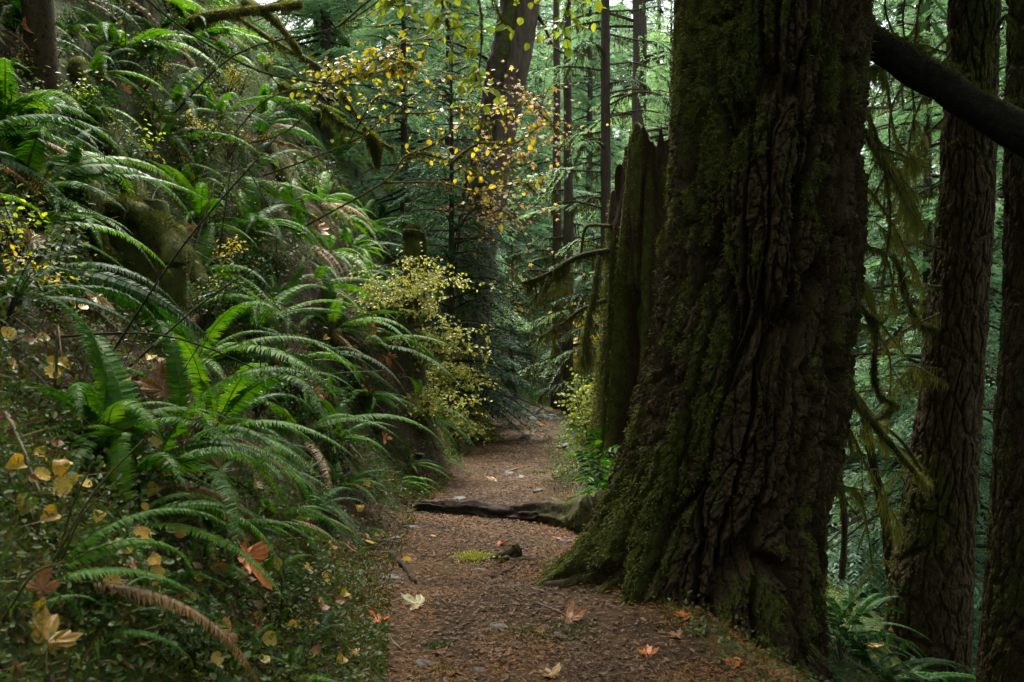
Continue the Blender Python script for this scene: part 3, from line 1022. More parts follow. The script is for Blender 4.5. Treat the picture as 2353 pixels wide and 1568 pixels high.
nth, nzr = 300, 300
th = np.linspace(0, 2 * PI, nth, endpoint=False)
top = snag_top(th, 0)
fr_ = np.linspace(0, 1, nzr)
ZS = -.4 + (top[None, :] + .4) * fr_[:, None]
TH = np.repeat(th[None], nzr, 0)
R = np.interp(ZS, [-.4, .5, 1.5, 3.4], [.66, .58, .50, .40])
ca, sa = np.cos(TH) * .5, np.sin(TH) * .5
g1 = 1 - sstep(0, .28, np.abs(fbm(ca / .16, sa / .16, ZS / 1.6, 2)))
dd = .06 * fbm(ca / .4, sa / .4, ZS / 2.5, 2) - .05 * g1 + .012 * fbm(ca / .05, sa / .05, ZS / .2, 3)
# a dark rotten slot low in the front
slot = np.exp(-(adiff(TH, math.radians(232)) / .20) ** 2) * sstep(.25, .5, ZS) * (1 - sstep(1.5, 1.9, ZS)) + np.exp(-(adiff(TH, math.radians(285)) / .16) ** 2) * (1 - sstep(1.3, 1.7, ZS))
R = R + dd - .20 * slot
C0 = np.array([1.30, 8.45, 0])
Vo = np.stack([C0[0] + R * np.cos(TH) + .02 * ZS, C0[1] + R * np.sin(TH), ZS], -1)
Ri = R[-1] * .80
inner = np.stack([C0[0] + Ri * np.cos(th) + .02 * top, C0[1] + Ri * np.sin(th), top - .02], -1)
inner2 = np.stack([C0[0] + Ri * .8 * np.cos(th), C0[1] + Ri * .8 * np.sin(th), np.full(nth, 1.2)], -1)
Vs = np.concatenate([Vo.reshape(-1, 3), inner, inner2])
i, j = np.meshgrid(np.arange(nzr + 1), np.arange(nth), indexing='ij')
q = np.stack([i * nth + j, i * nth + (j + 1) % nth, (i + 1) * nth + (j + 1) % nth, (i + 1) * nth + j], -1).reshape(-1, 4)
msn = sstep(-.5, .35, fbm(Vs[:, 0] * 3, Vs[:, 1] * 3, Vs[:, 2] * 1.2, 3) + .14)
msn[:nth * nzr] *= (.3 + .7 * (1 - g1.ravel())) * (1 - .8 * slot.ravel())
snag = thing('broken_snag', 'broken mossy snag with jagged hollow top left of the huge fir', 'dead tree', tuple(C0))
put('trunk', mesh('trunk', Vs - C0, [q], M['rot'], attrs={'moss': msn}), snag)
Nr = unit(np.stack([np.cos(TH), np.sin(TH), 0 * TH], -1)).reshape(-1, 3)
Vm, Fm = moss_blades(Vo.reshape(-1, 3), Nr, msn[:nth * nzr], 30000, L=.026, W=.007)
put('moss', mesh('moss', Vm - C0, Fm, M['moss'], smooth=False), snag)
branch(snag, C0, [at(1400, 575, 8.2), at(1330, 590, 8.3), at(1275, 622, 8.4), at(1235, 640, 8.5), at(1200, 650, 8.6)], .030, .008, 2600, .02, .20, hs=.4, twigs=9, tl=.4)
branch(snag, C0, [at(1285, 615, 8.4), at(1262, 655, 8.45), at(1232, 690, 8.5)], .014, .004, 700, .016, .12, twigs=4)
branch(snag, C0, [at(1392, 690, 8.2), at(1340, 710, 8.3), at(1290, 745, 8.4), at(1240, 775, 8.6)], .022, .005, 1600, .018, .14, twigs=8)
branch(snag, C0, [at(1405, 520, 8.3), at(1350, 520, 8.4), at(1338, 560, 8.4), at(1335, 600, 8.4)], .016, .009, 700, .012)
branch(snag, C0, [at(1375, 590, 8.2), at(1368, 660, 8.1), at(1350, 740, 8.0), at(1345, 830, 7.9)], .016, .02, 2600, .03, .25, hs=.5)

# ---- slim trunks at right
def side_tree(label, spine, seed, crown, nth=240, mossbias=-.05):
    sp = np.asarray(spine, float)
    r = thing('fir_tree', label, 'tree', (sp[1][0], sp[1][1], sp[1][2]))
    of = sp[1][:3]
    z0, z1 = sp[0][2], sp[-1][2]

    def ms_(TH, ZS, ridge, V):
        n = fbm(V[..., 0] * 3, V[..., 1] * 3, V[..., 2] * 1.3 + seed, 3)
        return sstep(-.3, .5, n + mossbias) * ridge
    Vb, Fb, ms, Nr = trunk(sp, nth, np.concatenate([np.linspace(z0, 4.2, 320), np.linspace(4.3, z1, 40)]), flutes=(.25, 2, .015), fiss=(.075, .30, .022), fine=(.03, .07, .009), moss=ms_, seed=seed)
    put('trunk', mesh('trunk', Vb - of, Fb, M['bark'], False, attrs={'moss': ms}), r)
    Vm, Fm = moss_blades(Vb, Nr, ms + .02, 9000, L=.02, W=.006)
    put('moss', mesh('moss', Vm - of, Fm, M['moss_dark'], smooth=False), r)
    if crown:
        put('crown', conifer_crown('crown', crown[0] - of[2], crown[1] - of[2], crown[2], crown[3], 'needle_dark', int(seed * 7)), r)  # unseen crown over the view, put in to darken the right foreground
    return r, of


tA, oA = side_tree('slim dark fir trunk leaning slightly, second from the right edge', [(3.15, 7, -2.2, .36), (3.17, 7, -1.5, .33), (3.22, 7, -.5, .30), (3.36, 7, .8, .225), (3.50, 7, 2.5, .195), (3.56, 7, 4.2, .185), (3.8, 7, 16, .08)], 4.1, (6.4, 15.5, 3.4, 130))
tB, oB = side_tree('black trunk cut off by the right edge of the picture', [(3.10, 5.5, -2.2, .34), (3.12, 5.5, -1.4, .32), (3.20, 5.5, 0, .30), (3.27, 5.5, 1.5, .275), (3.29, 5.5, 4.0, .265), (3.4, 5.5, 15, .1)], 6.3, (6.0, 14.5, 3.4, 130))
branch(tA, oA, [at(2160, 760, 6.9), at(2115, 745, 6.8), at(2085, 690, 6.7), at(2068, 620, 6.7), at(2048, 585, 6.7)], .020, .016, 2600, .02, .08)
branch(tA, oA, [at(2055, 590, 6.7), at(2052, 660, 6.6), at(2042, 720, 6.6)], .006, .003, 300, .01)
branch(tA, oA, [at(2170, 660, 6.9), at(2120, 655, 6.8), at(2075, 640, 6.8)], .012, .006, 900, .018, .05)
branch(tA, oA, [at(2120, 1090, 6.9), at(2085, 1030, 6.6), at(2040, 985, 6.4), at(2010, 975, 6.3)], .016, .006, 1100, .018, .05)
branch(tB, oB, [at(2330, 60, 5.3), at(2305, 40, 5.3), at(2275, 120, 5.4), at(2265, 240, 5.4)], .010, .005, 900, .016, .08)
for k in range(7):
    a = at(2175 - 4 * k, 120 + 150 * k, 6.85)
    branch(tA, oA, [a, at(2120 - random.uniform(0, 40), 150 + 150 * k + random.uniform(-60, 60), 6.9), at(2060 - random.uniform(0, 50), 200 + 150 * k + random.uniform(-30, 110), 7.0 + random.uniform(-.5, .5))], .008, .002, 700, .012, .16, hs=.45, twigs=5, tl=.4)

for k in range(9):
    y0_ = 180 + 115 * k
    xl = np.interp(y0_, [0, 700, 1000, 1200], [1990, 1955, 1905, 1870])
    a = at(xl - 10, y0_, 5.25)
    branch(big, off, [a, at(xl + random.uniform(25, 50), y0_ + random.uniform(-20, 50), 5.5), at(xl + random.uniform(60, 110), y0_ + random.uniform(40, 150), 5.9), at(xl + random.uniform(90, 170), y0_ + random.uniform(130, 260), 6.3)], .011, .003, 1300, .015, .13, hs=.4, twigs=6, tl=.35)
# hanging bare mossy limbs high between fir and slim trunk
for k, (xa, ya, xb, yb) in enumerate(((2040, -20, 2075, 250), (2085, -20, 2105, 260), (2010, -20, 2030, 120), (2120, -20, 2100, 300), (2060, 220, 2030, 480), (2105, 260, 2085, 560))):
    branch(tA, oA, [at(2190, ya - 150, 6.95), at(xa, ya, 6.7), at((xa + xb) / 2 + random.uniform(-14, 14), (ya + yb) / 2, 6.6), at(xb, yb, 6.6)], .010, .003, 900, .014, .14, hs=.5, twigs=4)

# small dark dead saplings between them
for pts, r, lab in (([at(1985, 960, 7.4), at(2010, 1080, 7.4), at(2035, 1200, 7.4), at(2050, 1330, 7.4)], .05, 'thin dark leaning sapling left of the slim dark trunk'),
                    ([at(1925, 1050, 7.8), at(1940, 1200, 7.8), at(1935, 1330, 7.8)], .03, 'thin mossy sapling just right of the huge trunk')):
    t = tag(put('dead_sapling', None), 'x', 'tree')
    COL.objects.unlink(t)
    P = catmull(pts, 24)
    mb = MB()
    Vt, Ft = tube(P, np.linspace(r * .6, r, 24), 8, amp=.01, fr=8)
    mb.add(Vt, Ft)
    Vk, Fk = moss_on(P, np.linspace(r * .6, r, 24), 1600, .022, .06)
    mb.add(Vk, Fk, 1)
    c = P[-1]
    me = mb.build('dead_sapling', [M['dark_twig'], M['moss_dark']], smooth=False)
    me.transform(Matrix.Translation(tuple(-c)))
    tag(put('dead_sapling', me, loc=tuple(c)), lab, 'dead tree')

# leaning log
lp = catmull([(1.45, 5.72, 3.66), (2.11, 5.30, 3.03), (2.77, 4.90, 2.41), (4.6, 3.8, .7), (6.6, 2.6, -1.6), (7.6, 2.0, -2.9)], 70)
lr = np.linspace(.084, .122, 70) * (1 + .07 * vn(np.linspace(0, 14, 70), 3.0))
Vl, Fl = tube(lp, lr, 28, amp=.035, fr=7, seed=1)
top_m = np.zeros(len(Vl))
logo = thing('leaning_log', 'dark fallen log with moss on top leaning from the huge fir to the right edge', 'log', (2.77, 4.9, 2.41))
ol = np.array([2.77, 4.9, 2.41])
cen = np.concatenate([np.repeat(lp, 28, 0), lp[[0, -1]]])
top_m = sstep(.02, .1, Vl[:, 2] - cen[:, 2])
put('trunk', mesh('trunk', Vl - ol, Fl, M['log_bark'], attrs={'moss': top_m}), logo)
n = 12000
k = rng.choice(len(Vl), n, p=top_m / top_m.sum())
Vm, Fm = kites(Vl[k] + rng.normal(0, .02, (n, 3)) * [1, 1, .2], unit((Vl[k] - cen[k]) / .12 + rng.normal(0, .5, (n, 3))), rng.normal(0, 1, (n, 3)), .02 * rng.uniform(.4, 1.5, n), .006, .35)
put('moss', mesh('moss', Vm - ol, Fm, M['moss'], smooth=False), logo)

# ---- the leaning double trunk in the middle distance
dt = thing('maple_tree', 'brown leaning trunk with two joined stems rising above the trail bend', 'tree', tuple(at(1065, 850, 13.2)))
od = at(1065, 850, 13.2)
for nm, pts, ra, rb in (('trunk', [at(1050, 960, 13.2), at(1075, 800, 13.2), at(1100, 560, 13.1), at(1140, 330, 13), at(1172, 180, 13), at(1205, 0, 13), at(1250, -300, 13), at(1300, -700, 13)], .30, .20),
                        ('stem', [at(1045, 955, 12.9), at(1065, 780, 12.9), at(1088, 540, 12.85), at(1118, 300, 12.8), at(1142, 150, 12.8), at(1168, 0, 12.8), at(1180, -300, 12.7), at(1170, -700, 12.7)], .17, .10)):
    P = catmull(pts, 90)
    Vt, Ft = tube(P, np.linspace(ra, rb, 90), 44, amp=.045, fr=11)
    m_ = sstep(-.1, .5, fbm(Vt[:, 0] * 3, Vt[:, 1] * 3, Vt[:, 2] * 1.5, 3)) * (.4 if nm == 'trunk' else .9)
    put(nm, mesh(nm, Vt - od, Ft, M['bark_red'] if nm == 'trunk' else M['root'], attrs={'moss': m_}), dt)
branch(dt, od, [at(1225, 20, 13), at(1250, 60, 12.9), at(1275, 110, 12.8), at(1320, 130, 12.7)], .03, .006, 300, .02, twigs=4)
branch(dt, od, [at(1120, 135, 12.8), at(1060, 105, 12.6), at(1000, 90, 12.4), at(930, 95, 12)], .025, .006, 900, .03, .1, twigs=8)

# ---- slender conifer with tiers of mossy branches
def tiered(label, px, top, bot, dist, r, nb, reach, seed, desc=None):
    rr_ = random.Random(seed)
    base = at(px, bot, dist)
    base[2] = H(base[0], base[1]) - .1
    t = thing('hemlock_tree', label, 'tree', tuple(base))
    topz = at(px, top, dist)[2]
    P = np.array([[base[0], base[1], z] for z in np.linspace(base[2], topz + 5, 30)])
    P[:, 0] += .03 * vn(P[:, 2] * .8, seed)
    Vt, Ft = tube(P, np.linspace(r * 1.2, r * .6, 30), 12, amp=r * .15, fr=9)
    put('trunk', mesh('trunk', Vt - base, Ft, M['bark_plain']), t)
    for k in range(nb):
        z = base[2] + .8 + (topz + 1.0 - base[2]) * (k + rr_.random() * .8) / nb
        a = rr_.uniform(0, 2 * PI)
        if rr_.random() < .75:
            a = rr_.choice([0, PI]) + rr_.gauss(0, .6)
        ln = reach * rr_.uniform(.5, 1.1)
        d = np.array([math.cos(a), math.sin(a), 0])
        p0 = np.array([base[0], base[1], z])
        pts = [p0, p0 + d * ln * .4 + [0, 0, .10 * ln * rr_.uniform(-.3, 1)], p0 + d * ln * .75 + [0, 0, -.02 * ln], p0 + d * ln + [0, 0, -.22 * ln]]
        Pb = catmull(pts, 14)
        mb = MB()
        Vt, Ft = tube(Pb, np.linspace(r * .22, .005, 14), 5)
        mb.add(Vt, Ft)
        Vk, Fk = moss_on(Pb, .015, 420, .03, .22, .012, .55)
        mb.add(Vk, Fk, 1)
        # thin flat sprays of needles on the outer half
        Vs_, Fs_ = SPR[rr_.randrange(4)]
        sc = ln * .75 / Vs_[:, 0].max()
        Vq = Vs_ * sc * np.array([1, .8, .8])
        ca, sa = math.cos(a), math.sin(a)
        st = p0 + d * ln * .35 + np.array([0, 0, .05 * ln])
        Vq = np.stack([Vq[:, 0] * ca - Vq[:, 1] * sa, Vq[:, 0] * sa + Vq[:, 1] * ca, Vq[:, 2]], 1) + st
        keep = np.repeat(rng.random(len(Vq) // 4) < .9, 4)
        Vq = Vq[keep]
        mb.add(Vq, [np.arange(len(Vq)).reshape(-1, 4)], 2)
        me = mb.build('branch', [M['dark_twig'], M['moss_dark'], M['needle']], smooth=False)
        me.transform(Matrix.Translation(tuple(-base)))
        put('branch', me, t)
    return t


tiered('slender straight conifer with many level mossy branches in the middle', 1392, 0, 880, 15, .085, 46, 1.5, 3)
tiered('darker straight conifer just behind the broken snag top', 1468, 0, 880, 22, .20, 40, 2.4, 9)
tiered('thin shaded conifer at the far end of the trail', 1278, 560, 915, 17.5, .09, 16, 1.1, 21)
tiered('thin dark conifer beside the yellow trailside bush', 1306, 640, 920, 16.5, .10, 12, .9, 33)

# ---- conifers of the background
CR = [conifer_crown('crown', .5, 17, 3.1, 210, 'needle', 100 + k) for k in range(3)] + [conifer_crown('crown', .6, 13, 2.6, 170, 'needle', 110 + k) for k in range(2)] + [conifer_crown('crown', .4, 9, 2.3, 130, 'needle', 120)]
CRD = [conifer_crown('crown', .3, 9, 2.6, 90, 'needle_dark', 130 + k) for k in range(2)]
TR = [plain_trunk_mesh('trunk', 17.3, .22, .03, 1.0), plain_trunk_mesh('trunk', 13.3, .17, .03, 2.0), plain_trunk_mesh('trunk', 9.2, .12, .02, 3.0)]
CT = [0, 0, 0, 1, 1, 2]
spots = []


def bg_tree(x, y, k, sc, desc, grp, crown=None):
    z = float(H(x, y))
    if z < -8.0:
        return
    t = thing('conifer_tree', 'conifer', 'tree', (x, y, z - .1), grp)
    t.rotation_euler.z = random.uniform(0, 2 * PI)
    t.scale = (sc, sc, sc * random.uniform(.9, 1.15))
    put('trunk', TR[CT[k]], t)
    put('crown', crown or CR[k], t)
    spots.append((x, y))
    later(t, desc, (x, y, z + 3.0 * sc), ('double', 'slender', 'snag', 'log', 'slim', 'bush', 'long', 'post'))


def far_enough(x, y, g):
    return all((x - a) ** 2 + (y - b) ** 2 > g * g for a, b in spots)


# on the bank beyond the ferns
for x, y, k, sc in ((-3.4, 16.5, 5, .9), (-1.7, 14.3, 5, .62), (-4.2, 20, 3, .9), (-2.6, 24, 4, 1), (-1.3, 18.5, 5, .8), (-1.4, 29, 3, 1.1), (.0, 33, 4, 1.2), (-5.5, 27, 3, 1)):
    bg_tree(x, y, k, sc, 'drooping conifer', 'conifers on the bank beyond the ferns')
# around and beyond the trail bend
for x, y, k, sc in ((5.4, 31, 1, 1), (5.8, 36, 0, 1.1), (3.5, 41, 1, 1.2), (7.5, 44, 2, 1.2), (-1, 40, 0, 1.2), (-4.5, 33, 1, 1.1), (-4, 46, 2, 1.3), (1.5, 50, 0, 1.3), (9, 54, 1, 1.3), (5, 60, 2, 1.4)):
    bg_tree(x, y, k, sc, 'green conifer', 'conifers beyond the trail bend')
# unseen conifers added behind the viewpoint to block sky light
for x, y, k, sc in ((-3.6, -3.4, 3, 1), (2.9, -3.6, 0, 1), (5.6, -.8, 1, 1), (-5.5, -7, 0, 1.1), (.4, -8.5, 2, 1.1), (5.2, 2.6, 4, .9), (8.5, -6, 0, 1.2)):
    bg_tree(x, y, k, sc, 'unseen conifer added behind viewpoint', 'unseen conifers added to block light')
for x, y, k, sc in ((-.78, 11.7, 5, .50), (-.66, 13.6, 5, .36), (.0, 21.5, 5, .5), (2.5, 21.5, 5, .55), (1.9, 15.5, 5, .4), (2.4, 27, 5, .7)):
    bg_tree(x, y, k, sc, 'young bushy conifer', 'young conifers along the trail', CRD[int(y * 7) % 2] if sc < .6 else None)
# valley side, right of the fir
for x, y, k, sc in ((4.75, 10.4, 5, .85), (6.4, 12.2, 5, 1), (8.7, 16.0, 3, 1.05), (10.6, 19.6, 0, 1), (6.2, 14.5, 3, .95), (7.6, 17, 0, .95), (5.6, 18.5, 4, 1), (9.2, 21, 1, 1), (7.2, 22.5, 2, 1), (10.6, 26, 0, 1), (8.6, 29, 1, 1.05), (12.3, 31, 2, 1.1), (10.5, 36, 0, 1.1), (25, 44, 1, 1.2), (28, 52, 2, 1.3), (14, 40, 1, 1.15), (30, 60, 0, 1.4), (33, 50, 1, 1.3), (26, 36, 0, 1.2), (36, 66, 2, 1.4), (24, 70, 1, 1.4), (18, 78, 2, 1.5), (31, 80, 0, 1.5), (12, 68, 0, 1.4)):
    bg_tree(x, y, k, sc, 'bright conifer', 'conifers down the valley side')

FARGAP = [(.075, 62, 2.2), (.105, 75, 2.3), (.135, 66, 2.2), (.16, 85, 2.4), (.12, 96, 2.6), (.05, 85, 2.4), (.47, 75, 2.2), (.52, 68, 2.1), (.56, 82, 2.3), (.42, 90, 2.4), (.60, 66, 2.0), (.36, 84, 2.3)]
for a_, y, sc in FARGAP:
    bg_tree(a_ * y, y, random.randrange(3), sc, 'far tall conifer', 'conifers on the far slope')
for k in range(46):
    y = random.uniform(34, 120)
    x = random.uniform(-.05 * y, .66 * y)
    z = float(H(x, y))
    if z < -7.5 or not far_enough(x, y, 3.2):
        continue
    bg_tree(x, y, random.randrange(3), random.uniform(1.1, 1.6), 'far hazy conifer', 'conifers on the far slope')

# ------------------------------------------------------------------ leafy shrubs
def palmate(P, D, N, R_):
    """small five-lobed maple leaves as one fan each"""
    n = len(P)
    D = unit(D)
    Sd = unit(np.cross(D, N))
    N2 = np.cross(Sd, D)
    R_ = np.broadcast_to(np.asarray(R_, float), (n,))[:, None]
    an = np.radians([180, 128, 100, 62, 36, 0, -36, -62, -100, -128])
    ra = [.25, .62, .34, .9, .42, 1, .42, .9, .34, .62]
    V = np.stack([P + R_ * .4 * D + (D * math.cos(a) + Sd * math.sin(a)) * R_ * r - N2 * R_ * .18 * r * r for a, r in zip(an, ra)] + [P + R_ * .4 * D], 1).reshape(-1, 3)
    i = np.arange(n)[:, None] * 11
    return V, [i + np.array([[10, k, (k + 1) % 10]]) for k in range(10)]


def shrub(name, label, stems, leafmat, leaf='oval', size=.06, twigs=30, tl=.4, per=4, r0=.012, barkmat='dark_twig', moss=0, cat='shrub', base=None, rise=.2, hang=.0, face=.4, zone=None, group=None):
    """stems: list of polylines of world points; twigs with leaves grow from them"""
    b = np.asarray(base if base is not None else stems[0][0], float)
    t = thing(name, label, cat, tuple(b), group)
    mb = MB()
    LP, LD, LN = [], [], []
    for st in stems:
        P = catmull(st, 26)
        R = np.linspace(r0, r0 * .25, 26)
        Vt, Ft = tube(P, R, 6, amp=r0 * .2, fr=20)
        mb.add(Vt, Ft)
        if moss:
            Vk, Fk = moss_on(P, R, moss, .022, .07)
            mb.add(Vk, Fk, 1)
        for k in range(twigs):
            u = random.uniform(*(zone or (.2, 1))) * 25
            i = min(int(u), 25)
            d = unit(np.array([random.gauss(0, 1), random.gauss(0, .8), random.gauss(rise, .6)]))
            ln = tl * random.uniform(.3, 1.2)
            e = P[i] + d * ln + np.array([0, 0, -hang * ln])
            tp = catmull([P[i], (P[i] + e) / 2 + np.array([0, 0, .12 * ln]), e], 7)
            Vt, Ft = tube(tp, np.linspace(r0 * .25, .0015, 7), 4)
            mb.add(Vt, Ft)
            for m_ in range(per):
                v = (m_ + random.random()) / per * 5.99
                q0 = tp[int(v)] + (tp[int(v) + 1] - tp[int(v)]) * (v % 1)
                LP.append(q0)
                LD.append(d * .5 + np.array([random.gauss(0, .7), random.gauss(0, .7), random.gauss(-.45, .4)]))
                LN.append(np.array([random.gauss(0, .5), -face + random.gauss(0, .5), 1]))
    Ve, Fe = (palmate(np.array(LP), np.array(LD), np.array(LN), size * rng.uniform(.6, 1.2, len(LP)) * .6) if leaf == 'palm' else
              ovals(np.array(LP), np.array(LD), np.array(LN), size * rng.uniform(.6, 1.25, len(LP)), size * .78 * rng.uniform(.7, 1.1, len(LP))))
    me = mb.build('stems', [M[barkmat], M['moss']], smooth=False)
    me.transform(Matrix.Translation(tuple(-b)))
    put('stems', me, t)
    put('foliage', mesh('foliage', Ve - b, Fe, M[leafmat], smooth=False), t)
    return t


def G(dx, dy):
    p = hit(dx, dy, 20)
    return np.array([p[0], p[1], H(p[0], p[1]) - .05])


# yellow-green hazel hanging in from the top
gb = bank_at(8.6, 330)
D0 = gb[1]
shrub('hazel_shrub', 'yellow green leaved hazel spray reaching right above the bank', [
    [gb, (gb + at(770, 190, D0 - .3)) / 2 + [-.1, 0, .16], at(770, 190, D0 - .3), at(830, 150, D0 - .6), at(900, 135, D0 - .8), at(960, 160, D0 - .9)],
    [at(770, 190, D0 - .3), at(820, 175, D0 - .5), at(880, 165, D0 - .7), at(930, 150, D0 - .8)],
    [gb, (gb + at(745, 210, D0)) / 2 + [.1, 0, -.12], at(745, 210, D0), at(760, 170, D0 - .2), at(800, 160, D0 - .3)]], 'yellow', size=.062, twigs=30, tl=.36, per=5, r0=.008, moss=900, base=gb, zone=(.4, 1), face=.7)
gb = bank_at(8.0, 260)
D0 = gb[1]
shrub('hazel_shrub', 'lime leaved hazel with leaves hanging over the leaning double trunk', [
    [gb, (gb + at(780, 60, D0 - .4)) / 2 + [-.12, 0, .18], at(780, 60, D0 - .4), at(950, -60, D0 - 1), at(1040, -90, D0 - 1.2), at(1120, -20, D0 - 1.3), at(1160, 60, D0 - 1.3)],
    [at(950, -60, D0 - 1), at(1000, -40, D0 - 1.1), at(1020, 20, D0 - 1.2), at(1030, 60, D0 - 1.2)],
    [at(1040, -90, D0 - 1.2), at(1100, 0, D0 - 1.3), at(1105, 120, D0 - 1.3), at(1090, 200, D0 - 1.3)],
    [at(1040, -90, D0 - 1.2), at(1180, -60, D0 - 1.2), at(1300, -20, D0 - 1.2), at(1290, 60, D0 - 1.2)],
    [at(780, 60, D0 - .4), at(850, 0, D0 - .8), at(890, -10, D0 - .9), at(920, 20, D0 - 1)]], 'bright', size=.08, twigs=15, tl=.32, per=4, r0=.009, moss=900, base=gb, zone=(.5, 1), face=1.2, hang=.6)
gb = bank_at(9.2, 520)
D0 = gb[1]
shrub('hazel_shrub', 'mossy stemmed shrub with scattered lime leaves above the stump post', [
    [gb, at(880, 420, D0), at(940, 355, D0 - .2), at(1040, 372, D0 - .2), at(1120, 405, D0 - .3), at(1180, 380, D0 - .4)],
    [at(940, 355, D0 - .2), at(1000, 330, D0 - .2), at(1060, 290, D0 - .3), at(1150, 280, D0 - .4), at(1200, 230, D0 - .4)],
    [at(1040, 372, D0 - .2), at(1100, 330, D0 - .3), at(1180, 330, D0 - .4), at(1240, 290, D0 - .5)],
    [at(880, 420, D0), at(1010, 420, D0 - .1), at(1100, 440, D0 - .2), at(1200, 420, D0 - .3), at(1230, 440, D0 - .4)]], 'yellow', size=.062, twigs=13, tl=.5, per=3, r0=.012, moss=1500, base=gb, zone=(.3, 1), face=1.0)
gb = bank_at(8.8, 400)
D0 = gb[1]
shrub('hazel_shrub', 'thin twigged hazel with small gold leaves scattered left of the leaning double trunk', [
    [gb, at(800, 330, D0), at(900, 260, D0 - .2), at(1000, 190, D0 - .3), at(1090, 170, D0 - .3)],
    [at(800, 330, D0), at(860, 230, D0 - .2), at(930, 190, D0 - .3), at(980, 110, D0 - .4)],
    [at(900, 260, D0 - .2), at(980, 260, D0 - .2), at(1070, 250, D0 - .3), at(1130, 300, D0 - .3)]], 'yellow', size=.055, twigs=24, tl=.45, per=3, r0=.009, moss=900, base=gb, zone=(.3, 1), face=.8)
# orange vine maple
gb = G(1090, 820)
D0 = 12.0
vb = GD(1060, D0)
shrub('vine_maple', 'orange leaved vine maple arching beside the leaning double trunk', [
    [vb, at(1085, 800, D0), at(1045, 640, D0), at(1060, 480, D0 - .2), at(1120, 260, D0 - .5), at(1210, 215, D0 - .6), at(1270, 280, D0 - .6), at(1320, 345, D0 - .6)],
    [at(1120, 260, D0 - .5), at(1180, 240, D0 - .6), at(1230, 250, D0 - .6), at(1280, 300, D0 - .6)],
    [at(1060, 480, D0 - .2), at(1080, 380, D0 - .3), at(1140, 350, D0 - .4), at(1210, 360, D0 - .5)],
    [at(1045, 640, D0), at(1060, 520, D0 - .2), at(1100, 480, D0 - .4), at(1180, 500, D0 - .5), at(1220, 590, D0 - .6)],
    [at(1060, 480, D0 - .2), at(1090, 440, D0 - .4), at(1120, 460, D0 - .4), at(1150, 520, D0 - .5)]], 'orange', leaf='palm', size=.072, twigs=28, tl=.85, per=6, r0=.016, base=vb, zone=(.45, 1), face=1.0, rise=-.1, moss=900)
# yellow trailside bush and low ones
for dx, dy, n_, sz, mat, lab, tl in ((1250, 905, 9, .10, 'yellow', 'yellow leaved bush at the bend in the far trail', .9), (1345, 925, 9, .042, 'bright', 'pale lime leaved bush beside the foot of the broken snag', .6), (1200, 850, 6, .07, 'yellow', 'dim yellow bush left of the far trail bend', .8)):
    b = G(dx, dy) if dx != 1345 else np.array([.82, 9.6, H(.82, 9.6) - .05])
    if dx == 1250:
        b = np.array([1.5, 21.5, H(1.5, 21.5)])
    if dx == 1200:
        b = np.array([-.1, 24.5, H(-.1, 24.5)])
    hgt = 2.6 if dx != 1345 else 1.15
    stems = []
    for k in range(n_):
        a = random.uniform(0, 2 * PI)
        r_ = random.uniform(.2, .55) * hgt * .6
        stems.append([b, b + [r_ * .3 * math.cos(a), r_ * .3 * math.sin(a), hgt * .5], b + [r_ * math.cos(a), r_ * math.sin(a), hgt * random.uniform(.75, 1.05)]])
    shrub('leafy_bush', lab, stems, mat, size=sz, twigs=34, tl=tl * .5, per=5, r0=.009, base=b, zone=(.25, 1), face=1.0)


# pale, fading bushes
for x_, y_, n_, h_, lab in ((880, 735, 13, .85, 'pale yellow fading lacy bush left of the mossy stump post'), (940, 735, 13, .8, 'cream fading lacy bush in front of the mossy stump post'), (1000, 750, 11, .75, 'cream yellow fading bush right of the mossy stump post'),
                            (1010, 860, 10, .6, 'pale lacy bush halfway down the bank edge'), (1055, 900, 12, .62, 'lower pale yellow lacy fern overhanging the trail edge'), (1085, 960, 9, .5, 'pale yellow fern touching the far trail edge'), (960, 960, 9, .45, 'small fading yellow fern low on the bank'), (1000, 905, 10, .55, 'yellowish bush between the two pale bush tiers'), (965, 830, 10, .6, 'pale bush under the mossy stump post'), (1075, 1010, 8, .38, 'small pale bush right at the trail edge'), (1040, 1000, 8, .35, 'lowest little pale fern beside the trail')):
    b = G(x_, y_)
    stems = []
    for k in range(n_ + 4):
        a = random.uniform(-PI, PI)
        r_ = h_ * random.uniform(.25, 1.0)
        hh = h_ * random.uniform(.2, .85)
        stems.append([b, b + [r_ * .4 * math.cos(a) + .1, r_ * .4 * math.sin(a), hh * .8], b + [r_ * math.cos(a) + .2, r_ * math.sin(a), hh * random.uniform(.2, 1.0)]])
    shrub('fading_bush', lab, stems, 'pale', size=random.uniform(.03, .042), twigs=15, tl=.20, per=5, r0=.005, base=b, zone=(.3, 1), face=.7, rise=-.1, barkmat='rachis', group='fading pale bushes on the bank edge')

# mahonia-like glossy plant at the foot of the fir
def pinnate_mesh(L, n, lf, mat):
    mb = MB()
    C_ = catmull([[0, 0, 0], [.3 * L, 0, .35 * L], [.7 * L, 0, .42 * L], [L, 0, .3 * L]], 16)
    Vt, Ft = tube(C_, np.linspace(.003, .0015, 16), 4)
    mb.add(Vt, Ft, 1)
    T = unit(np.gradient(C_, axis=0))
    idx = np.linspace(4, 15, n).astype(int)
    for sg in (1, -1):
        D = T[idx] * .45 + np.array([0, sg * .9, -.15])
        Vk, Fk = ovals(C_[idx], D, np.tile([0, 0, 1.0], (n, 1)) + rng.normal(0, .25, (n, 3)), lf, lf * .5, .2, .2)
        mb.add(Vk, Fk)
    return mb.build('leaf_stalk', [M[mat], M['rachis']], smooth=False)


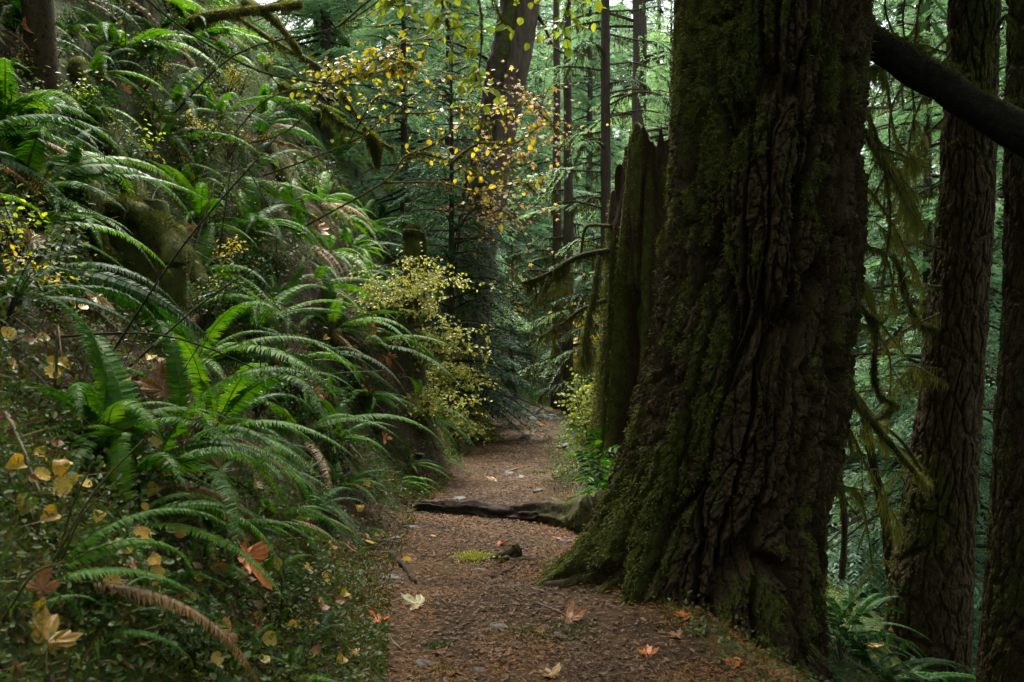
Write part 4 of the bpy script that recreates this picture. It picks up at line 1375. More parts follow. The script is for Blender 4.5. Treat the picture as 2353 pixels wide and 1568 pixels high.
PN = [pinnate_mesh(.42, 7, .065, 'fern_dark'), pinnate_mesh(.36, 6, .06, 'fern')]
for dx, dy, n_, lab in ((1415, 1075, 9, 'glossy holly leaved plant at the left foot of the huge fir'), (1395, 1020, 7, 'glossy leaved plant on the mound below the snag'), (1935, 1500, 7, 'dark glossy plant right of the foot of the huge fir')):
    p = GD(1930, 5.1) if dx > 1900 else GD(1385, 6.9) if dy > 1050 else GD(1380, 7.5)
    t = thing('holly_leaved_shrub', lab, 'shrub', tuple(p))
    for k in range(n_):
        f = put('leaf_stalk', PN[k % 2], t)
        f.rotation_euler = (random.gauss(0, .2), -random.uniform(.1, .9), random.uniform(-PI, PI) if dx > 1800 else random.uniform(PI * .55, PI * 1.75))
        f.location = (0, 0, .02 + random.uniform(0, .06))
        f.scale = (1.15, 1.15, 1.15)

# ------------------------------------------------------------------ mossy wood on the bank
def mossy_piece(name, label, cat, limbs, n, up=.03, hang=.05, mossmat='moss', mat='rot', amp=.02, cover=.75):
    """limbs: (points, r0, r1); one thing with wood and a moss part"""
    b = np.asarray(limbs[0][0][0], float)
    t = thing(name, label, cat, tuple(b))
    mb, mm = MB(), MB()
    for pts, r0, r1 in limbs:
        P = catmull(pts, 30)
        R = np.linspace(r0, r1, 30)
        Vt, Ft = tube(P, R, 16, amp=amp, fr=7)
        mb.add(Vt, Ft)
        Vk, Fk = moss_on(P, R, n, up, hang)
        mm.add(Vk, Fk)
    V = np.concatenate(mb.V)
    put('wood', mesh('wood', V - b, mb.Fs, M[mat], attrs={'moss': np.full(len(V), cover)}), t)
    me = mm.build('moss', M[mossmat], smooth=False)
    me.transform(Matrix.Translation(tuple(-b)))
    put('moss', me, t)
    return t


D0 = hit(300, 690)[1]
mossy_piece('hollow_stump', 'hollow mossy stump with a black cavity among the ferns', 'stump', [
    ([at(205, 430, D0 + .15), at(222, 520, D0), at(245, 600, D0 - .1), at(262, 660, D0 - .12)], .055, .035),
    ([at(235, 480, D0 + .2), at(300, 480, D0 + .1), at(365, 525, D0), at(398, 590, D0 - .1), at(392, 700, D0 - .1)], .06, .085),
    ([at(300, 470, D0 + .35), at(310, 560, D0 + .35), at(320, 720, D0 + .35)], .22, .26)], 7000, .035, .09)
D0 = 9.2
pb = GD(945, D0)
mossy_piece('stump_post', 'short round mossy stump post standing on the bank edge', 'stump', [
    ([pb - np.array([0, 0, .1]), at(945, 690, D0), at(947, 620, D0), at(950, 560, D0), at(952, 528, D0)], .10, .085), ([at(930, 545, D0 - .03), at(950, 527, D0), at(972, 545, D0), at(975, 640, D0)], .035, .03)], 6000, .03, .10, 'moss_dark')
D0 = min(hit(560, 160)[1], 10)
print('limb', D0)
mossy_piece('mossy_limb', 'thick moss covered limb arched over the upper ferns', 'branch', [
    ([at(425, 75, D0), at(450, 48, D0 - .4), at(540, 28, D0 - .6), at(625, 18, D0 - .8), at(690, 10, D0 - 1)], .07, .035),
    ([at(560, 5, D0 - .6), at(618, 35, D0 - .7), at(660, 80, D0 - .8), at(690, 125, D0 - .8)], .05, .02)], 6500, .04, .10)
mossy_piece('mossy_branch', 'long slanting mossy branch running down right above the ferns', 'branch', [
    ([at(520, 20, D0 - .4), at(614, 85, D0 - .6), at(740, 160, D0 - .8), at(800, 235, D0 - .9), at(850, 310, D0 - .9), at(905, 345, D0 - .8)], .022, .018),
    ([at(640, 195, D0 - .6), at(720, 230, D0 - .7), at(790, 285, D0 - .8), at(850, 312, D0 - .9)], .015, .012),
    ([at(850, 312, D0 - .9), at(865, 345, D0 - .9), at(868, 385, D0 - .9)], .03, .02)], 5000, .035, .10)
tp = catmull([at(320, -15, D0 - 2), at(430, 72, D0 - 2), at(570, 152, D0 - 2), at(680, 183, D0 - 2), at(860, 198, D0 - 2)], 40)
mb = MB()
Vt, Ft = tube(tp, np.linspace(.013, .005, 40), 6, amp=.003, fr=20)
mb.add(Vt, Ft)
for k, e in ((24, at(740, 330, D0 - 1.9)), (30, at(640, 110, D0 - 2)), (33, at(790, 150, D0 - 2))):
    Vt, Ft = tube(catmull([tp[k], (tp[k] + e) / 2 + [0, 0, .03], e], 10), np.linspace(.006, .002, 10), 5)
    mb.add(Vt, Ft)
Vk, Fk = moss_on(tp, .008, 900, .014)
mb.add(Vk, Fk, 1)
tag(put('bare_branch', mb.build('bare_branch', [M['dark_twig'], M['moss']], smooth=False)), 'thin bare dark branch slanting across the upper ferns', 'branch')

# trunks on the upper bank
for dx, dyb, r, lab, mo in ((85, 195, .10, 'dark trunk at the upper left growing out of the ferns', 2500), (738, 150, .09, 'brown trunk at the top left of the hazel spray', 1500), (15, 40, .06, 'thin trunk at the top left corner', 600)):
    p = G(dx, dyb)
    t = thing('maple_tree', lab, 'tree', tuple(p))
    P = np.stack([np.full(40, p[0]) + .08 * vn(np.linspace(0, 4, 40), dx), np.full(40, p[1]), np.linspace(p[2] - .3, p[2] + 7, 40)], 1)
    Vt, Ft = tube(P, np.linspace(r * 1.15, r * .7, 40), 18, amp=.02, fr=8)
    put('trunk', mesh('trunk', Vt - p, Ft, M['bark'], attrs={'moss': .55 * sstep(-.3, .4, fbm(Vt[:, 0] * 4, Vt[:, 1] * 4, Vt[:, 2] * 2, 3))}), t)
    Vk, Fk = moss_on(P, np.linspace(r * 1.15, r * .7, 40), mo, .025, .05)
    put('moss', mesh('moss', Vk - p, Fk, M['moss_dark'], smooth=False), t)

# wood chunk and lichen on the trail
p = hit(1165, 1290)
p[2] = H(p[0], p[1])
mossy_piece('wood_chunk', 'small dark mossy wood chunk on the trail in front of the root', 'wood', [
    ([p + [-.13, 0, -.01], p + [-.05, .02, .02], p + [.03, .01, .055], p + [.07, 0, .075]], .022, .034), ([p + [.05, .0, -.02], p + [.06, .0, .05], p + [.045, .0, .10]], .04, .018), ([p + [.02, -.05, 0], p + [.12, -.06, .015], p + [.22, -.08, -.01]], .026, .010), ([p + [.04, .03, 0], p + [-.02, -.05, .025], p + [-.06, -.10, -.01]], .02, .008)], 500, .010, 0, 'moss_dark', amp=.04, cover=.35)
n = 420
c = hit(1090, 1290)
P = np.stack([c[0] + rng.normal(0, .05, n), c[1] + rng.normal(0, .04, n), np.zeros(n)], 1)
P[:, 2] = H(P[:, 0], P[:, 1]) + .006 + rng.random(n) * .035
P[:, :2] = c[:2] + (P[:, :2] - c[:2]) * .9
Vk, Fk = ovals(P, rng.normal(0, 1, (n, 3)) + [0, 0, .7], rng.normal(0, 1, (n, 3)), .020 * rng.uniform(.5, 1.4, n), .011)
tag(put('lichen_clump', mesh('lichen_clump', Vk, Fk, M['pale'], smooth=False)), 'pale green lichen clump on the trail beside the mossy wood chunk', 'lichen')

# small broad-leaved bushes among the ferns
def bush_mesh(seed, mat, h, nst, lf):
    r = np.random.default_rng(seed)
    mb = MB()
    LP, LD, LN = [], [], []
    for k in range(nst):
        a = r.uniform(0, 2 * PI)
        e = np.array([math.cos(a) * h * r.uniform(.2, .7), math.sin(a) * h * r.uniform(.2, .7), h * r.uniform(.5, 1)])
        P_ = catmull([[0, 0, 0], e * .5 + [0, 0, .1 * h], e], 10)
        Vt, Ft = tube(P_, np.linspace(.006, .002, 10), 4)
        mb.add(Vt, Ft, 0)
        for m_ in range(22):
            i_ = r.integers(3, 10)
            d = unit(r.normal(0, 1, 3) * [1, 1, .5])
            q0 = P_[i_] + d * r.uniform(0, .14)
            LP.append(q0)
            LD.append(d + np.array([0, 0, -.3]))
            LN.append(np.array([r.normal(0, .4), r.normal(-.3, .4), 1]))
    n_ = len(LP)
    Vk, Fk = ovals(np.array(LP), np.array(LD), np.array(LN), lf * r.uniform(.5, 1.3, n_), lf * .65 * r.uniform(.6, 1.1, n_))
    mb.add(Vk, Fk, 1)
    return mb.build('small_bush', [M['dark_twig'], M[mat]], smooth=False)


BU = [bush_mesh(1, 'cover', .5, 9, .038), bush_mesh(2, 'fern_dark', .45, 8, .045), bush_mesh(3, 'yellow', .4, 6, .04), bush_mesh(4, 'bright', .35, 5, .035), bush_mesh(5, 'cover', .7, 10, .05)]
BD = ['low dark leafy bush', 'low deep green bush', 'low yellowing bush', 'small lime leaved bush', 'leafy green bush']
made = 0
while made < 96:
    dx, dy = random.uniform(0, 1130), random.uniform(0, 1540)
    if made > 60:
        dx, dy = random.uniform(150, 850), random.uniform(0, 560)
    p = hit(dx, dy, 18)
    if p[1] > 15 or p[1] < 2.6 or p[0] > path_c(p[1]) - path_w(p[1]) - .15:
        continue
    if any(x0 - 20 < dx < x1 + 20 and y0 < dy < y1 + 40 for x0, y0, x1, y1 in CLEAR if dy < 1380) or 1220 < dy < 1480 and dx < 640:
        continue
    k = random.choice([0, 0, 1, 1, 2, 3, 4])
    o = put('low_bush', BU[k])
    sc = random.uniform(.5, 1.0) * (.6 if dy > 1100 else 1)
    o.scale = (sc, sc, sc)
    o.rotation_euler.z = random.uniform(0, 6.28)
    o.location = (p[0], p[1], H(p[0], p[1]) - .02)
    tag(o, 'bush', 'bush', 'low bushes on the left bank')
    later(o, BD[k], p)
    made += 1

for x_, y_, ln, r_, a_, lab in ((480, 700, 1.0, .07, -35, 'short mossy log lying across the slope below the hollow stump'), (640, 390, 1.2, .08, -50, 'mossy log on the upper fern slope'), (250, 330, .9, .07, -20, 'mossy log end left on the upper bank'), (820, 880, .7, .06, -40, 'small mossy log near the trailside fern')):
    p = hit(x_, y_)
    a_ = math.radians(a_)
    d = np.array([math.cos(a_) * .8, -.45, 0])
    pts = [p - d * ln * .5, p, p + d * ln * .5]
    pts = [np.array([q_[0], q_[1], H(q_[0], q_[1]) + r_ * .9]) for q_ in pts]
    mossy_piece('mossy_log', lab, 'log', [(pts, r_, r_ * .8)], 5000, .03, .07)
for k in range(26):
    x_, y_ = random.uniform(0, 1000), random.uniform(60, 950)
    p = hit(x_, y_, 16)
    if p[0] > path_c(p[1]) - path_w(p[1]) - .3:
        continue
    d = unit(np.array([random.uniform(-.4, 1), random.uniform(-.6, .4), random.uniform(-.6, .7)])) * random.uniform(.5, 1.3)
    c = np.array([p[0], p[1], H(p[0], p[1])])
    P_ = catmull([c, c + d * .5 + [0, 0, .12], c + d + [0, 0, random.uniform(0, .25)]], 14)
    mb = MB()
    Vt, Ft = tube(P_ - c, np.linspace(.006, .002, 14), 5)
    mb.add(Vt, Ft)
    for q_ in (5, 8, 11):
        e = P_[q_] - c + unit(rng.normal(0, 1, 3)) * .18
        Vt, Ft = tube(catmull([P_[q_] - c, e], 4), np.linspace(.003, .001, 4), 4)
        mb.add(Vt, Ft)
    o = put('bare_twig', mb.build('bare_twig', [M[random.choice(['dark_twig', 'pale_twig', 'dark_twig'])]]), loc=tuple(c))
    tag(o, 'twig', 'twig', 'bare twigs standing among the ferns')
    later(o, 'thin bare twig among ferns', c + d * .5)

# ------------------------------------------------------------------ fallen leaves
def maple_mesh(mat, seed, curl=.55):
    r = np.random.default_rng(seed)
    lob = [(-142, .45), (-75, .85), (0, 1.0), (75, .85), (142, .45)]
    pts = []
    for k, (a, rad) in enumerate(lob):
        rad *= r.uniform(.9, 1.1)
        for da, fr__ in ((-29, .60), (-19, .80), (-12, .76), (0, 1), (12, .74), (19, .82), (29, .60)):
            pts.append((a + da * (1 if abs(a) < 100 else .7), rad * fr__))
        if k < 4:
            pts.append(((a + lob[k + 1][0]) / 2, .38))
    pts.append((180, .1))
    an = np.radians([q_[0] for q_ in pts])
    ra = np.array([q_[1] for q_ in pts])
    n = len(pts)
    x, y = np.cos(an) * ra, np.sin(an) * ra
    z = curl * (ra ** 2) * (.5 + .6 * np.sin(an * 2 + r.uniform(0, 6))) + .05 * r.normal(0, 1, n)
    inner = np.stack([x * .5, y * .5, z * .25 + .02 * r.normal(0, 1, n)], 1)
    V = np.concatenate([np.stack([x, y, z], 1), inner, [[0, 0, 0]]])
    k = np.arange(n)
    quads = np.stack([k, (k + 1) % n, n + (k + 1) % n, n + k], 1)
    tris = np.stack([np.full(n, 2 * n), n + k, n + (k + 1) % n], 1)
    mb = MB().add(V, [quads, tris])
    Vt, Ft = tube(catmull([[-.05, 0, 0], [-.45, .05, .03], [-.9, .1, .1]], 6), .018, 4)
    mb.add(Vt, Ft, 1)
    return mb.build('maple_leaf', [M[mat], M['rachis']], smooth=False)


def round_mesh(mat, seed, curl=.5):
    r = np.random.default_rng(seed)
    n = 20
    an = np.linspace(0, 2 * PI, n, endpoint=False)
    ra = 1 + .10 * np.cos(an) - .22 * np.exp(-(adiff(an, PI) / .3) ** 2) + .16 * np.exp(-(an / .25) ** 2) + .03 * r.normal(0, 1, n)
    x, y = np.cos(an) * ra, np.sin(an) * ra * .9
    z = curl * (x * x * r.uniform(-1, 1) + y * y * r.uniform(.1, 1.2)) + .03 * r.normal(0, 1, n)
    inner = np.stack([x * .5, y * .5, z * .25], 1)
    V = np.concatenate([np.stack([x, y, z], 1), inner, [[0, 0, 0]]])
    k = np.arange(n)
    quads = np.stack([k, (k + 1) % n, n + (k + 1) % n, n + k], 1)
    tris = np.stack([np.full(n, 2 * n), n + k, n + (k + 1) % n], 1)
    mb = MB().add(V, [quads, tris])
    Vt, Ft = tube(catmull([[-.8, 0, 0], [-1.3, .05, .05], [-1.7, .1, .12]], 5), .03, 4)
    mb.add(Vt, Ft, 1)
    return mb.build('round_leaf', [M[mat], M['rachis']], smooth=False)


MP = {c: [maple_mesh('maple_' + c, s_) for s_ in (1, 2, 3)] for c in ('orange', 'tan', 'brown', 'yellow', 'pale')}
RD = [round_mesh('round_yellow', s_, c_) for s_, c_ in ((4, .2), (5, .5), (6, .8), (7, .6), (14, 1.0))]
RDB = [round_mesh('maple_brown', s_) for s_ in (8, 9)]


def lay(name, me, p, size, lift=.02, tiltcam=.25, cat='leaf', group=None, label=None, desc=None, yaw=None):
    n = Hn(p[0], p[1])
    n = unit(n + np.array([0, -tiltcam, .0]) + np.array([random.gauss(0, .16), random.gauss(0, .16), 0]))
    o = put(name, me)
    z = Vector(n)
    q_ = Vector((0, 0, 1)).rotation_difference(z)
    q_ = q_ @ Matrix.Rotation(yaw if yaw is not None else random.uniform(0, 2 * PI), 3, 'Z').to_quaternion()
    o.rotation_mode = 'QUATERNION'
    o.rotation_quaternion = q_
    o.location = (p[0] + n[0] * lift, p[1] + n[1] * lift, H(p[0], p[1]) + n[2] * lift)
    o.scale = (size, size, size)
    tag(o, label or 'leaf', cat, group)
    if label is None:
        later(o, desc, tuple(o.location))
    return o


HAND = [  # x, y, diameter in survey px, colour, lift, label
    (165, 755, 115, 'tan', .11, 'large torn tan maple leaf hanging on the left bank'),
    (495, 1335, 185, 'orange', .085, 'big curled orange maple leaf on the lower left bank'),
    (525, 1275, 70, 'brown', .07, 'brown cupped leaf above the big orange maple leaf'),
    (75, 1505, 190, 'yellow', .025, 'large dull yellow maple leaf in the bottom left corner'),
    (30, 1400, 110, 'brown', .06, 'brown maple leaf at the left edge above the corner leaf'),
    (350, 930, 150, 'brown', .06, 'wide brown maple leaf under the ferns below the tan leaf'),
    (530, 910, 110, 'orange', .07, 'orange brown maple leaf tucked beneath the middle fern'),
    (705, 915, 60, 'orange', .05, 'small orange leaf on the bank right of the middle fern'),
    (40, 600, 90, 'tan', .08, 'pinkish tan maple leaf near the left edge of the bank'),
    (715, 545, 70, 'brown', .08, 'tan brown maple leaf on the slope above the ferns'),
    (265, 235, 40, 'orange', .10, 'orange leaf high on the bank below the dark trunk'),
    (12, 90, 60, 'orange', .1, 'orange brown leaf at the top left edge'),
    (965, 1397, 90, 'pale', .02, 'pale bleached maple leaf lying on the trail'),
    (870, 1432, 75, 'orange', .03, 'rusty orange leaf at the left edge of the near trail'),
    (1310, 1430, 110, 'brown', .015, 'pinkish brown leaf flat on the near trail'),
    (1580, 1420, 80, 'orange', .015, 'orange maple leaf on the trail near the fir foot'),
    (1490, 1510, 70, 'orange', .015, 'orange leaf lying at the lower right of the trail'),
    (1270, 1560, 90, 'tan', .015, 'tan leaf at the bottom edge of the trail'),
    (1250, 1460, 55, 'brown', .012, 'small reddish leaf in the middle of the near trail'),
    (1145, 1255, 40, 'orange', .012, 'small rusty leaf beside the lichen clump'),
    (1140, 1105, 50, 'tan', .012, 'tan leaf lying just behind the root'),
    (1385, 1190, 60, 'orange', .015, 'orange leaf by the fir root on the trail'),
    (1405, 1115, 70, 'orange', .015, 'orange leaf on the far trail left of the fir'),
    (1290, 1240, 50, 'orange', .012, 'orange leaf in front of the root at the fir'),
    (870, 1010, 50, 'orange', .04, 'orange leaf on the bank above the trail edge'),
    (780, 1270, 70, 'brown', .04, 'pinkish brown leaf at the foot of the bank'),
    (1250, 980, 45, 'tan', .012, 'tan leaf on the far trail'),
    (1950, 1490, 110, 'yellow', .08, 'dull ochre leaf hanging at the right of the fir foot'),
    (300, 1050, 75, 'brown', .05, 'brown leaf just above the round gold leaf'),
    (560, 1140, 45, 'tan', .05, 'tan leaf below the drooping fern'),
    (440, 560, 50, 'brown', .09, 'brown leaf right of the hollow stump'),
    (940, 930, 60, 'tan', .05, 'tan leaf left of the lower pale fern'),
    (500, 905, 60, 'tan', .05, 'tan leaf touching the orange brown leaf under ferns'),
    (840, 770, 50, 'orange', .06, 'orange leaf below the pale yellow bush'),
    (880, 830, 55, 'orange', .06, 'second orange leaf further below the pale yellow bush'),
    (1560, 1470, 60, 'brown', .012, 'brown leaf between two orange leaves on the trail'),
    (1700, 1530, 70, 'orange', .012, 'orange leaf at the trail edge below the fir'),
    (1010, 1505, 45, 'brown', .012, 'brown leaf near the bottom left of the trail'),
]
for x_, y_, dia, c_, lift, lab in HAND:
    p = hit(x_, y_)
    sz = dia * .5 * S / F * p[1] * .98
    lay('maple_leaf', random.choice(MP[c_]), p, sz, lift * (1.9 if p[0] < path_c(p[1]) - .8 else 1), tiltcam=.5 if p[0] < path_c(p[1]) - .7 else .1, label=lab, group='fallen maple leaves')

HANDR = [(210, 862, 36, 'round yellow leaf below the torn tan leaf'), (380, 1100, 46, 'round gold leaf on the left bank below the ferns'), (262, 900, 34, 'tan round leaf below the torn tan leaf'), (325, 838, 34, 'lime yellow leaf right of the torn tan leaf'),
         (72, 1415, 50, 'round lime leaf near the bottom left corner'), (555, 1300, 44, 'cream leaf right of the brown cupped leaf'), (140, 1115, 40, 'yellow leaf on the left bank by the grass stems'), (15, 1100, 46, 'dull yellow leaf at the left edge low down'), (60, 1080, 40, 'tan leaf at the left edge beside the twig'),
         (285, 605, 26, 'tan round leaf hanging in the stump cavity'), (360, 708, 26, 'lime leaf below the hollow stump'), (400, 690, 22, 'small lime leaf right of the stump cavity'), (690, 1325, 28, 'small yellow leaf right of the orange maple leaf'), (715, 1405, 26, 'small tan leaf low on the bank by the trail'), (650, 1215, 26, 'small tan leaf below the drooping fern'), (755, 1262, 28, 'small yellow leaf at the bank foot'), (815, 1180, 28, 'yellow leaf at the bank foot left of the root'), (848, 1258, 26, 'yellow leaf at the trail edge below the root'), (660, 430, 30, 'yellow leaf hanging high over the middle slope'), (735, 1340, 28, 'pair of small yellow leaves beside the trail'), (805, 1510, 34, 'lime leaf at the bottom beside the trail')]
for x_, y_, dia, lab in HANDR:
    p = hit(x_, y_)
    lay('round_leaf', random.choice(RD), p, dia * .48 * S / F * p[1], random.uniform(.02, .07), .25, label=lab, group='fallen round yellow leaves')

cnt = 0
while cnt < 170:
    dx, dy = random.uniform(0, 1250), random.uniform(250, 1560)
    p = hit(dx, dy, 20)
    u = p[0] - path_c(p[1]) + path_w(p[1])
    if p[1] > 16 or p[1] < 2.5 or u > 1.1:
        continue
    if vn(p[0] * 1.5, p[1] * 1.5, 40.0) < random.uniform(-.5, .5):
        continue
    if u > 0 and random.random() < .75:
        continue
    if u < -1.6 and random.random() < .5:
        continue
    big_ = random.random() < .18
    if big_:
        c_ = random.choice(['orange', 'brown', 'tan', 'brown', 'yellow'])
        lay('maple_leaf', random.choice(MP[c_]), p, random.uniform(.03, .06), random.uniform(.02, .06) if u < 0 else .012, .4 if u < 0 else .1, group='fallen maple leaves', desc=f'small {c_} maple leaf')
    else:
        br = random.random() < .25
        lay('round_leaf', random.choice(RDB if br else RD), p, random.uniform(.014, .032), random.uniform(.04, .12) if u < 0 else .012, .5 if u < 0 else .1, group='fallen round yellow leaves', desc='tiny brown leaf' if br else 'tiny yellow leaf')
    cnt += 1

# ------------------------------------------------------------------ stones and sticks on the trail
def stone_mesh(seed):
    r = np.random.default_rng(seed)
    import bmesh
    bm = bmesh.new()
    bmesh.ops.create_icosphere(bm, subdivisions=3, radius=1)
    V = np.array([v.co[:] for v in bm.verts])
    Fc = np.array([[v.index for v in f.verts] for f in bm.faces])
    bm.free()
    for _ in range(9):
        d = unit(r.normal(0, 1, 3) * [1, 1, .8])
        k = r.uniform(.55, .85)
        s_ = V @ d
        V = V - np.maximum(s_ - k, 0)[:, None] * d
    V = V * [1, r.uniform(.55, .8), r.uniform(.28, .45)] * (1 + .06 * fbm(V[:, 0] * 3 + seed, V[:, 1] * 3, V[:, 2] * 3, 3))[:, None]
    return mesh('stone', V, [Fc], M['stone'], smooth=False)


ST = [stone_mesh(s_) for s_ in range(6)]
for x_, y_, w_ in [(random.uniform(930, 1330), random.uniform(960, 1560), random.choice([14, 18, 24, 40])) for _ in range(26)] + list(((945, 1215, 40), (1085, 1290, 26), (1140, 1445, 60), (1290, 1465, 40), (1225, 965, 50), (1200, 1010, 40), (1290, 1030, 40), (1090, 1240, 20), (905, 1240, 36), (1050, 1150, 44), (1000, 1370, 30), (1180, 1350, 26), (960, 1320, 22), (1240, 1130, 36), (1295, 1245, 44), (900, 1330, 60), (1620, 1480, 26), (980, 1530, 60), (1100, 1540, 40), (1400, 1540, 34), (1170, 1090, 34))):
    p = hit(x_, y_)
    o = put('stone', random.choice(ST))
    s_ = w_ * .5 * S / F * p[1]
    o.scale = (s_, s_, s_)
    o.rotation_euler = (random.gauss(0, .15), random.gauss(0, .15), random.uniform(-.5, .5))
    o.location = (p[0], p[1], H(p[0], p[1]) + random.uniform(-.05, .15) * s_)
    tag(o, 'stone', 'stone', 'stones in the trail')
    later(o, 'flat stone' if w_ > 34 else 'small stone', tuple(o.location))


def stick(pts, r, label=None, mat='dark_twig', desc=None, hover=.01):
    P = np.array([hit(*q_) for q_ in pts])
    P = catmull(P, 18)
    P[:, 2] = H(P[:, 0], P[:, 1]) + hover + .01 * vn(np.linspace(0, 5, 18), pts[0][0])
    c = P.mean(0)
    Vt, Ft = tube(P - c, np.linspace(r, r * .6, 18), 6, amp=r * .3, fr=30)
    o = put('stick', mesh('stick', Vt, Ft, M[mat]), loc=tuple(c))
    tag(o, label or 'stick', 'stick', 'sticks lying on the ground')
    if label is None:
        later(o, desc, c)
    return o


stick([(1130, 1335), (1165, 1318), (1195, 1300)], .016, 'short dark stick on the trail below the mossy wood chunk')
stick([(1230, 1455), (1270, 1448), (1300, 1440)], .006, 'thin tan twig lying across the near trail', 'pale_twig')
stick([(835, 1380), (880, 1445), (920, 1500)], .006, 'thin twig slanting down the bank foot to the trail', 'pale_twig')
stick([(45, 885), (130, 960), (215, 1045)], .006, 'thin tan twig slanting through the left bank ferns', 'pale_twig', hover=.09)
stick([(10, 1000), (50, 1070), (95, 1190)], .006, 'tan twig at the left edge by the yellow leaf', 'pale_twig', hover=.06)
stick([(900, 1280), (930, 1310), (955, 1345)], .02, 'dark weathered stick at the left edge of the trail', hover=.02)
stick([(1160, 1090), (1220, 1075), (1290, 1085)], .008, 'pale stick on the far trail behind the root', 'pale_twig')
stick([(1290, 925), (1240, 945), (1190, 955)], .03, 'dark fallen branch on the right of the far trail', hover=.03)
for k in range(12):
    x_, y_ = random.uniform(900, 1600), random.uniform(1260, 1550)
    stick([(x_, y_), (x_ + random.uniform(20, 45), y_ + random.uniform(-10, 10)), (x_ + random.uniform(50, 90), y_ + random.uniform(-24, 24))], random.uniform(.002, .005), mat=random.choice(['pale_twig', 'dark_twig']), desc='thin twig')

# long grass-like bare stalks on the lower left
for k, (xa, ya, xb, yb) in enumerate(((120, 1330, 215, 1060), (100, 1340, 330, 1010), (0, 1440, 150, 1290), (130, 1320, 245, 1130))):
    a_, b_ = hit(xa, ya), None
    a_[2] = H(a_[0], a_[1])
    e_ = at(xb, yb, a_[1] - .1)
    P = catmull([a_, (a_ + e_) / 2 + [0, 0, .04], e_], 14)
    Vt, Ft = tube(P - a_, np.linspace(.004, .002, 14), 5)
    tag(put('bare_stalk', mesh('bare_stalk', Vt, Ft, M['rachis']), loc=tuple(a_)), ['tall bare green stalk', 'long leaning green stalk', 'low green stalk at the left edge', 'short bare green stalk'][k] + ' over the lower left bank', 'stalk', 'bare stalks at lower left')

# ------------------------------------------------------------------ stuff: ground cover, litter
def scatter_bank(n, ylo, yhi, dmax, dens=None, right=False):
    y = ylo + (yhi - ylo) * rng.random(n) ** 1.5
    d = dmax * rng.random(n) ** 1.1
    x = path_c(y) - path_w(y) - d + .12 if not right else path_c(y) + path_w(y) + d * .7 - .1
    if dens:
        k = rng.random(n) < dens(x, y)
        x, y = x[k], y[k]
    return np.stack([x, y, H(x, y)], 1)


def stuff(name, P, D, N, L, W, mat, kind='kite', bend=.15):
    Vk, Fk = (kites(P, D, N, L, W) if kind == 'kite' else ovals(P, D, N, L, W, bend))
    o = put(name, mesh(name, Vk, Fk, M[mat], smooth=False))
    o['kind'] = 'stuff'
    return o


P = scatter_bank(140000, 1.4, 15, 5.5, lambda x, y: sstep(-.2, .3, fbm(x * 1.6, y * 1.6, 6, 3)) * .85 + .03)
n = len(P)
Nn = Hn(P[:, 0], P[:, 1])
P = P + Nn * (rng.random(n) ** 2 * .10)[:, None]
stuff('ground_cover', P, rng.normal(0, 1, (n, 3)) + Nn * .5 + [.3, -.3, 0], Nn + rng.normal(0, .45, (n, 3)), .020 * rng.uniform(.5, 1.7, n), .014 * rng.uniform(.6, 1.4, n), 'cover', 'oval')
P = scatter_bank(24000, 2.5, 14, 3.0, lambda x, y: sstep(.05, .35, fbm(x * 1.3, y * 1.3, 16, 3)))
n = len(P)
Nn = Hn(P[:, 0], P[:, 1])
P = P + Nn * (rng.random(n) ** 1.5 * .14)[:, None]
stuff('seedling_leaves', P, rng.normal(0, 1, (n, 3)) + Nn * .3 + [.3, -.5, 0], Nn + [0, -.5, 0] + rng.normal(0, .4, (n, 3)), .022 * rng.uniform(.5, 1.5, n), .02 * rng.uniform(.6, 1.2, n), 'bright' if False else 'cover', 'oval')
P = scatter_bank(240000, 1.4, 14, 6.5, lambda x, y: .25 + .75 * sstep(0, .5, fbm(x * 1.1, y * 1.1, 3, 4)))
n = len(P)
Nn = Hn(P[:, 0], P[:, 1])
stuff('bank_moss', P, Nn + rng.normal(0, .5, (n, 3)), rng.normal(0, 1, (n, 3)), .034 * rng.uniform(.5, 1.6, n), .007, 'bank_moss')
P = scatter_bank(36000, 1.4, 14, 4.5)
n = len(P)
Nn = Hn(P[:, 0], P[:, 1])
P = P + Nn * .012
stuff('leaf_litter', P, rng.normal(0, 1, (n, 3)) - Nn * .2, Nn + rng.normal(0, .5, (n, 3)), .035 * rng.uniform(.4, 1.5, n), .016 * rng.uniform(.3, 1.3, n), 'litter', 'oval')
P = scatter_bank(40000, 1.3, 4.2, 2.6)
n = len(P)
Nn = Hn(P[:, 0], P[:, 1])
P = P + Nn * (rng.random(n) ** 1.6 * .07)[:, None]
stuff('bank_foliage', P, rng.normal(0, 1, (n, 3)) + Nn * .5, Nn + rng.normal(0, .5, (n, 3)), .015 * rng.uniform(.4, 1.9, n), .010 * rng.uniform(.5, 1.5, n), 'cover', 'oval')
P = scatter_bank(5000, 1.4, 10, 3.5)
n = len(P)
Nn = Hn(P[:, 0], P[:, 1])
stuff('twig_litter', P + Nn * .02, rng.normal(0, 1, (n, 3)) * [1, 1, .4] + Nn * .15, rng.normal(0, 1, (n, 3)), .11 * rng.uniform(.3, 1.6, n), .0045, 'litter')
# right slope
P = scatter_bank(30000, 2.4, 12, 5, None, True)
n = len(P)
Nn = Hn(P[:, 0], P[:, 1])
P = P + Nn * (rng.random(n) ** 2 * .08)[:, None]
stuff('slope_cover', P, rng.normal(0, 1, (n, 3)) + Nn * .4, Nn + rng.normal(0, .45, (n, 3)), .022 * rng.uniform(.5, 1.6, n), .014, 'cover', 'oval')
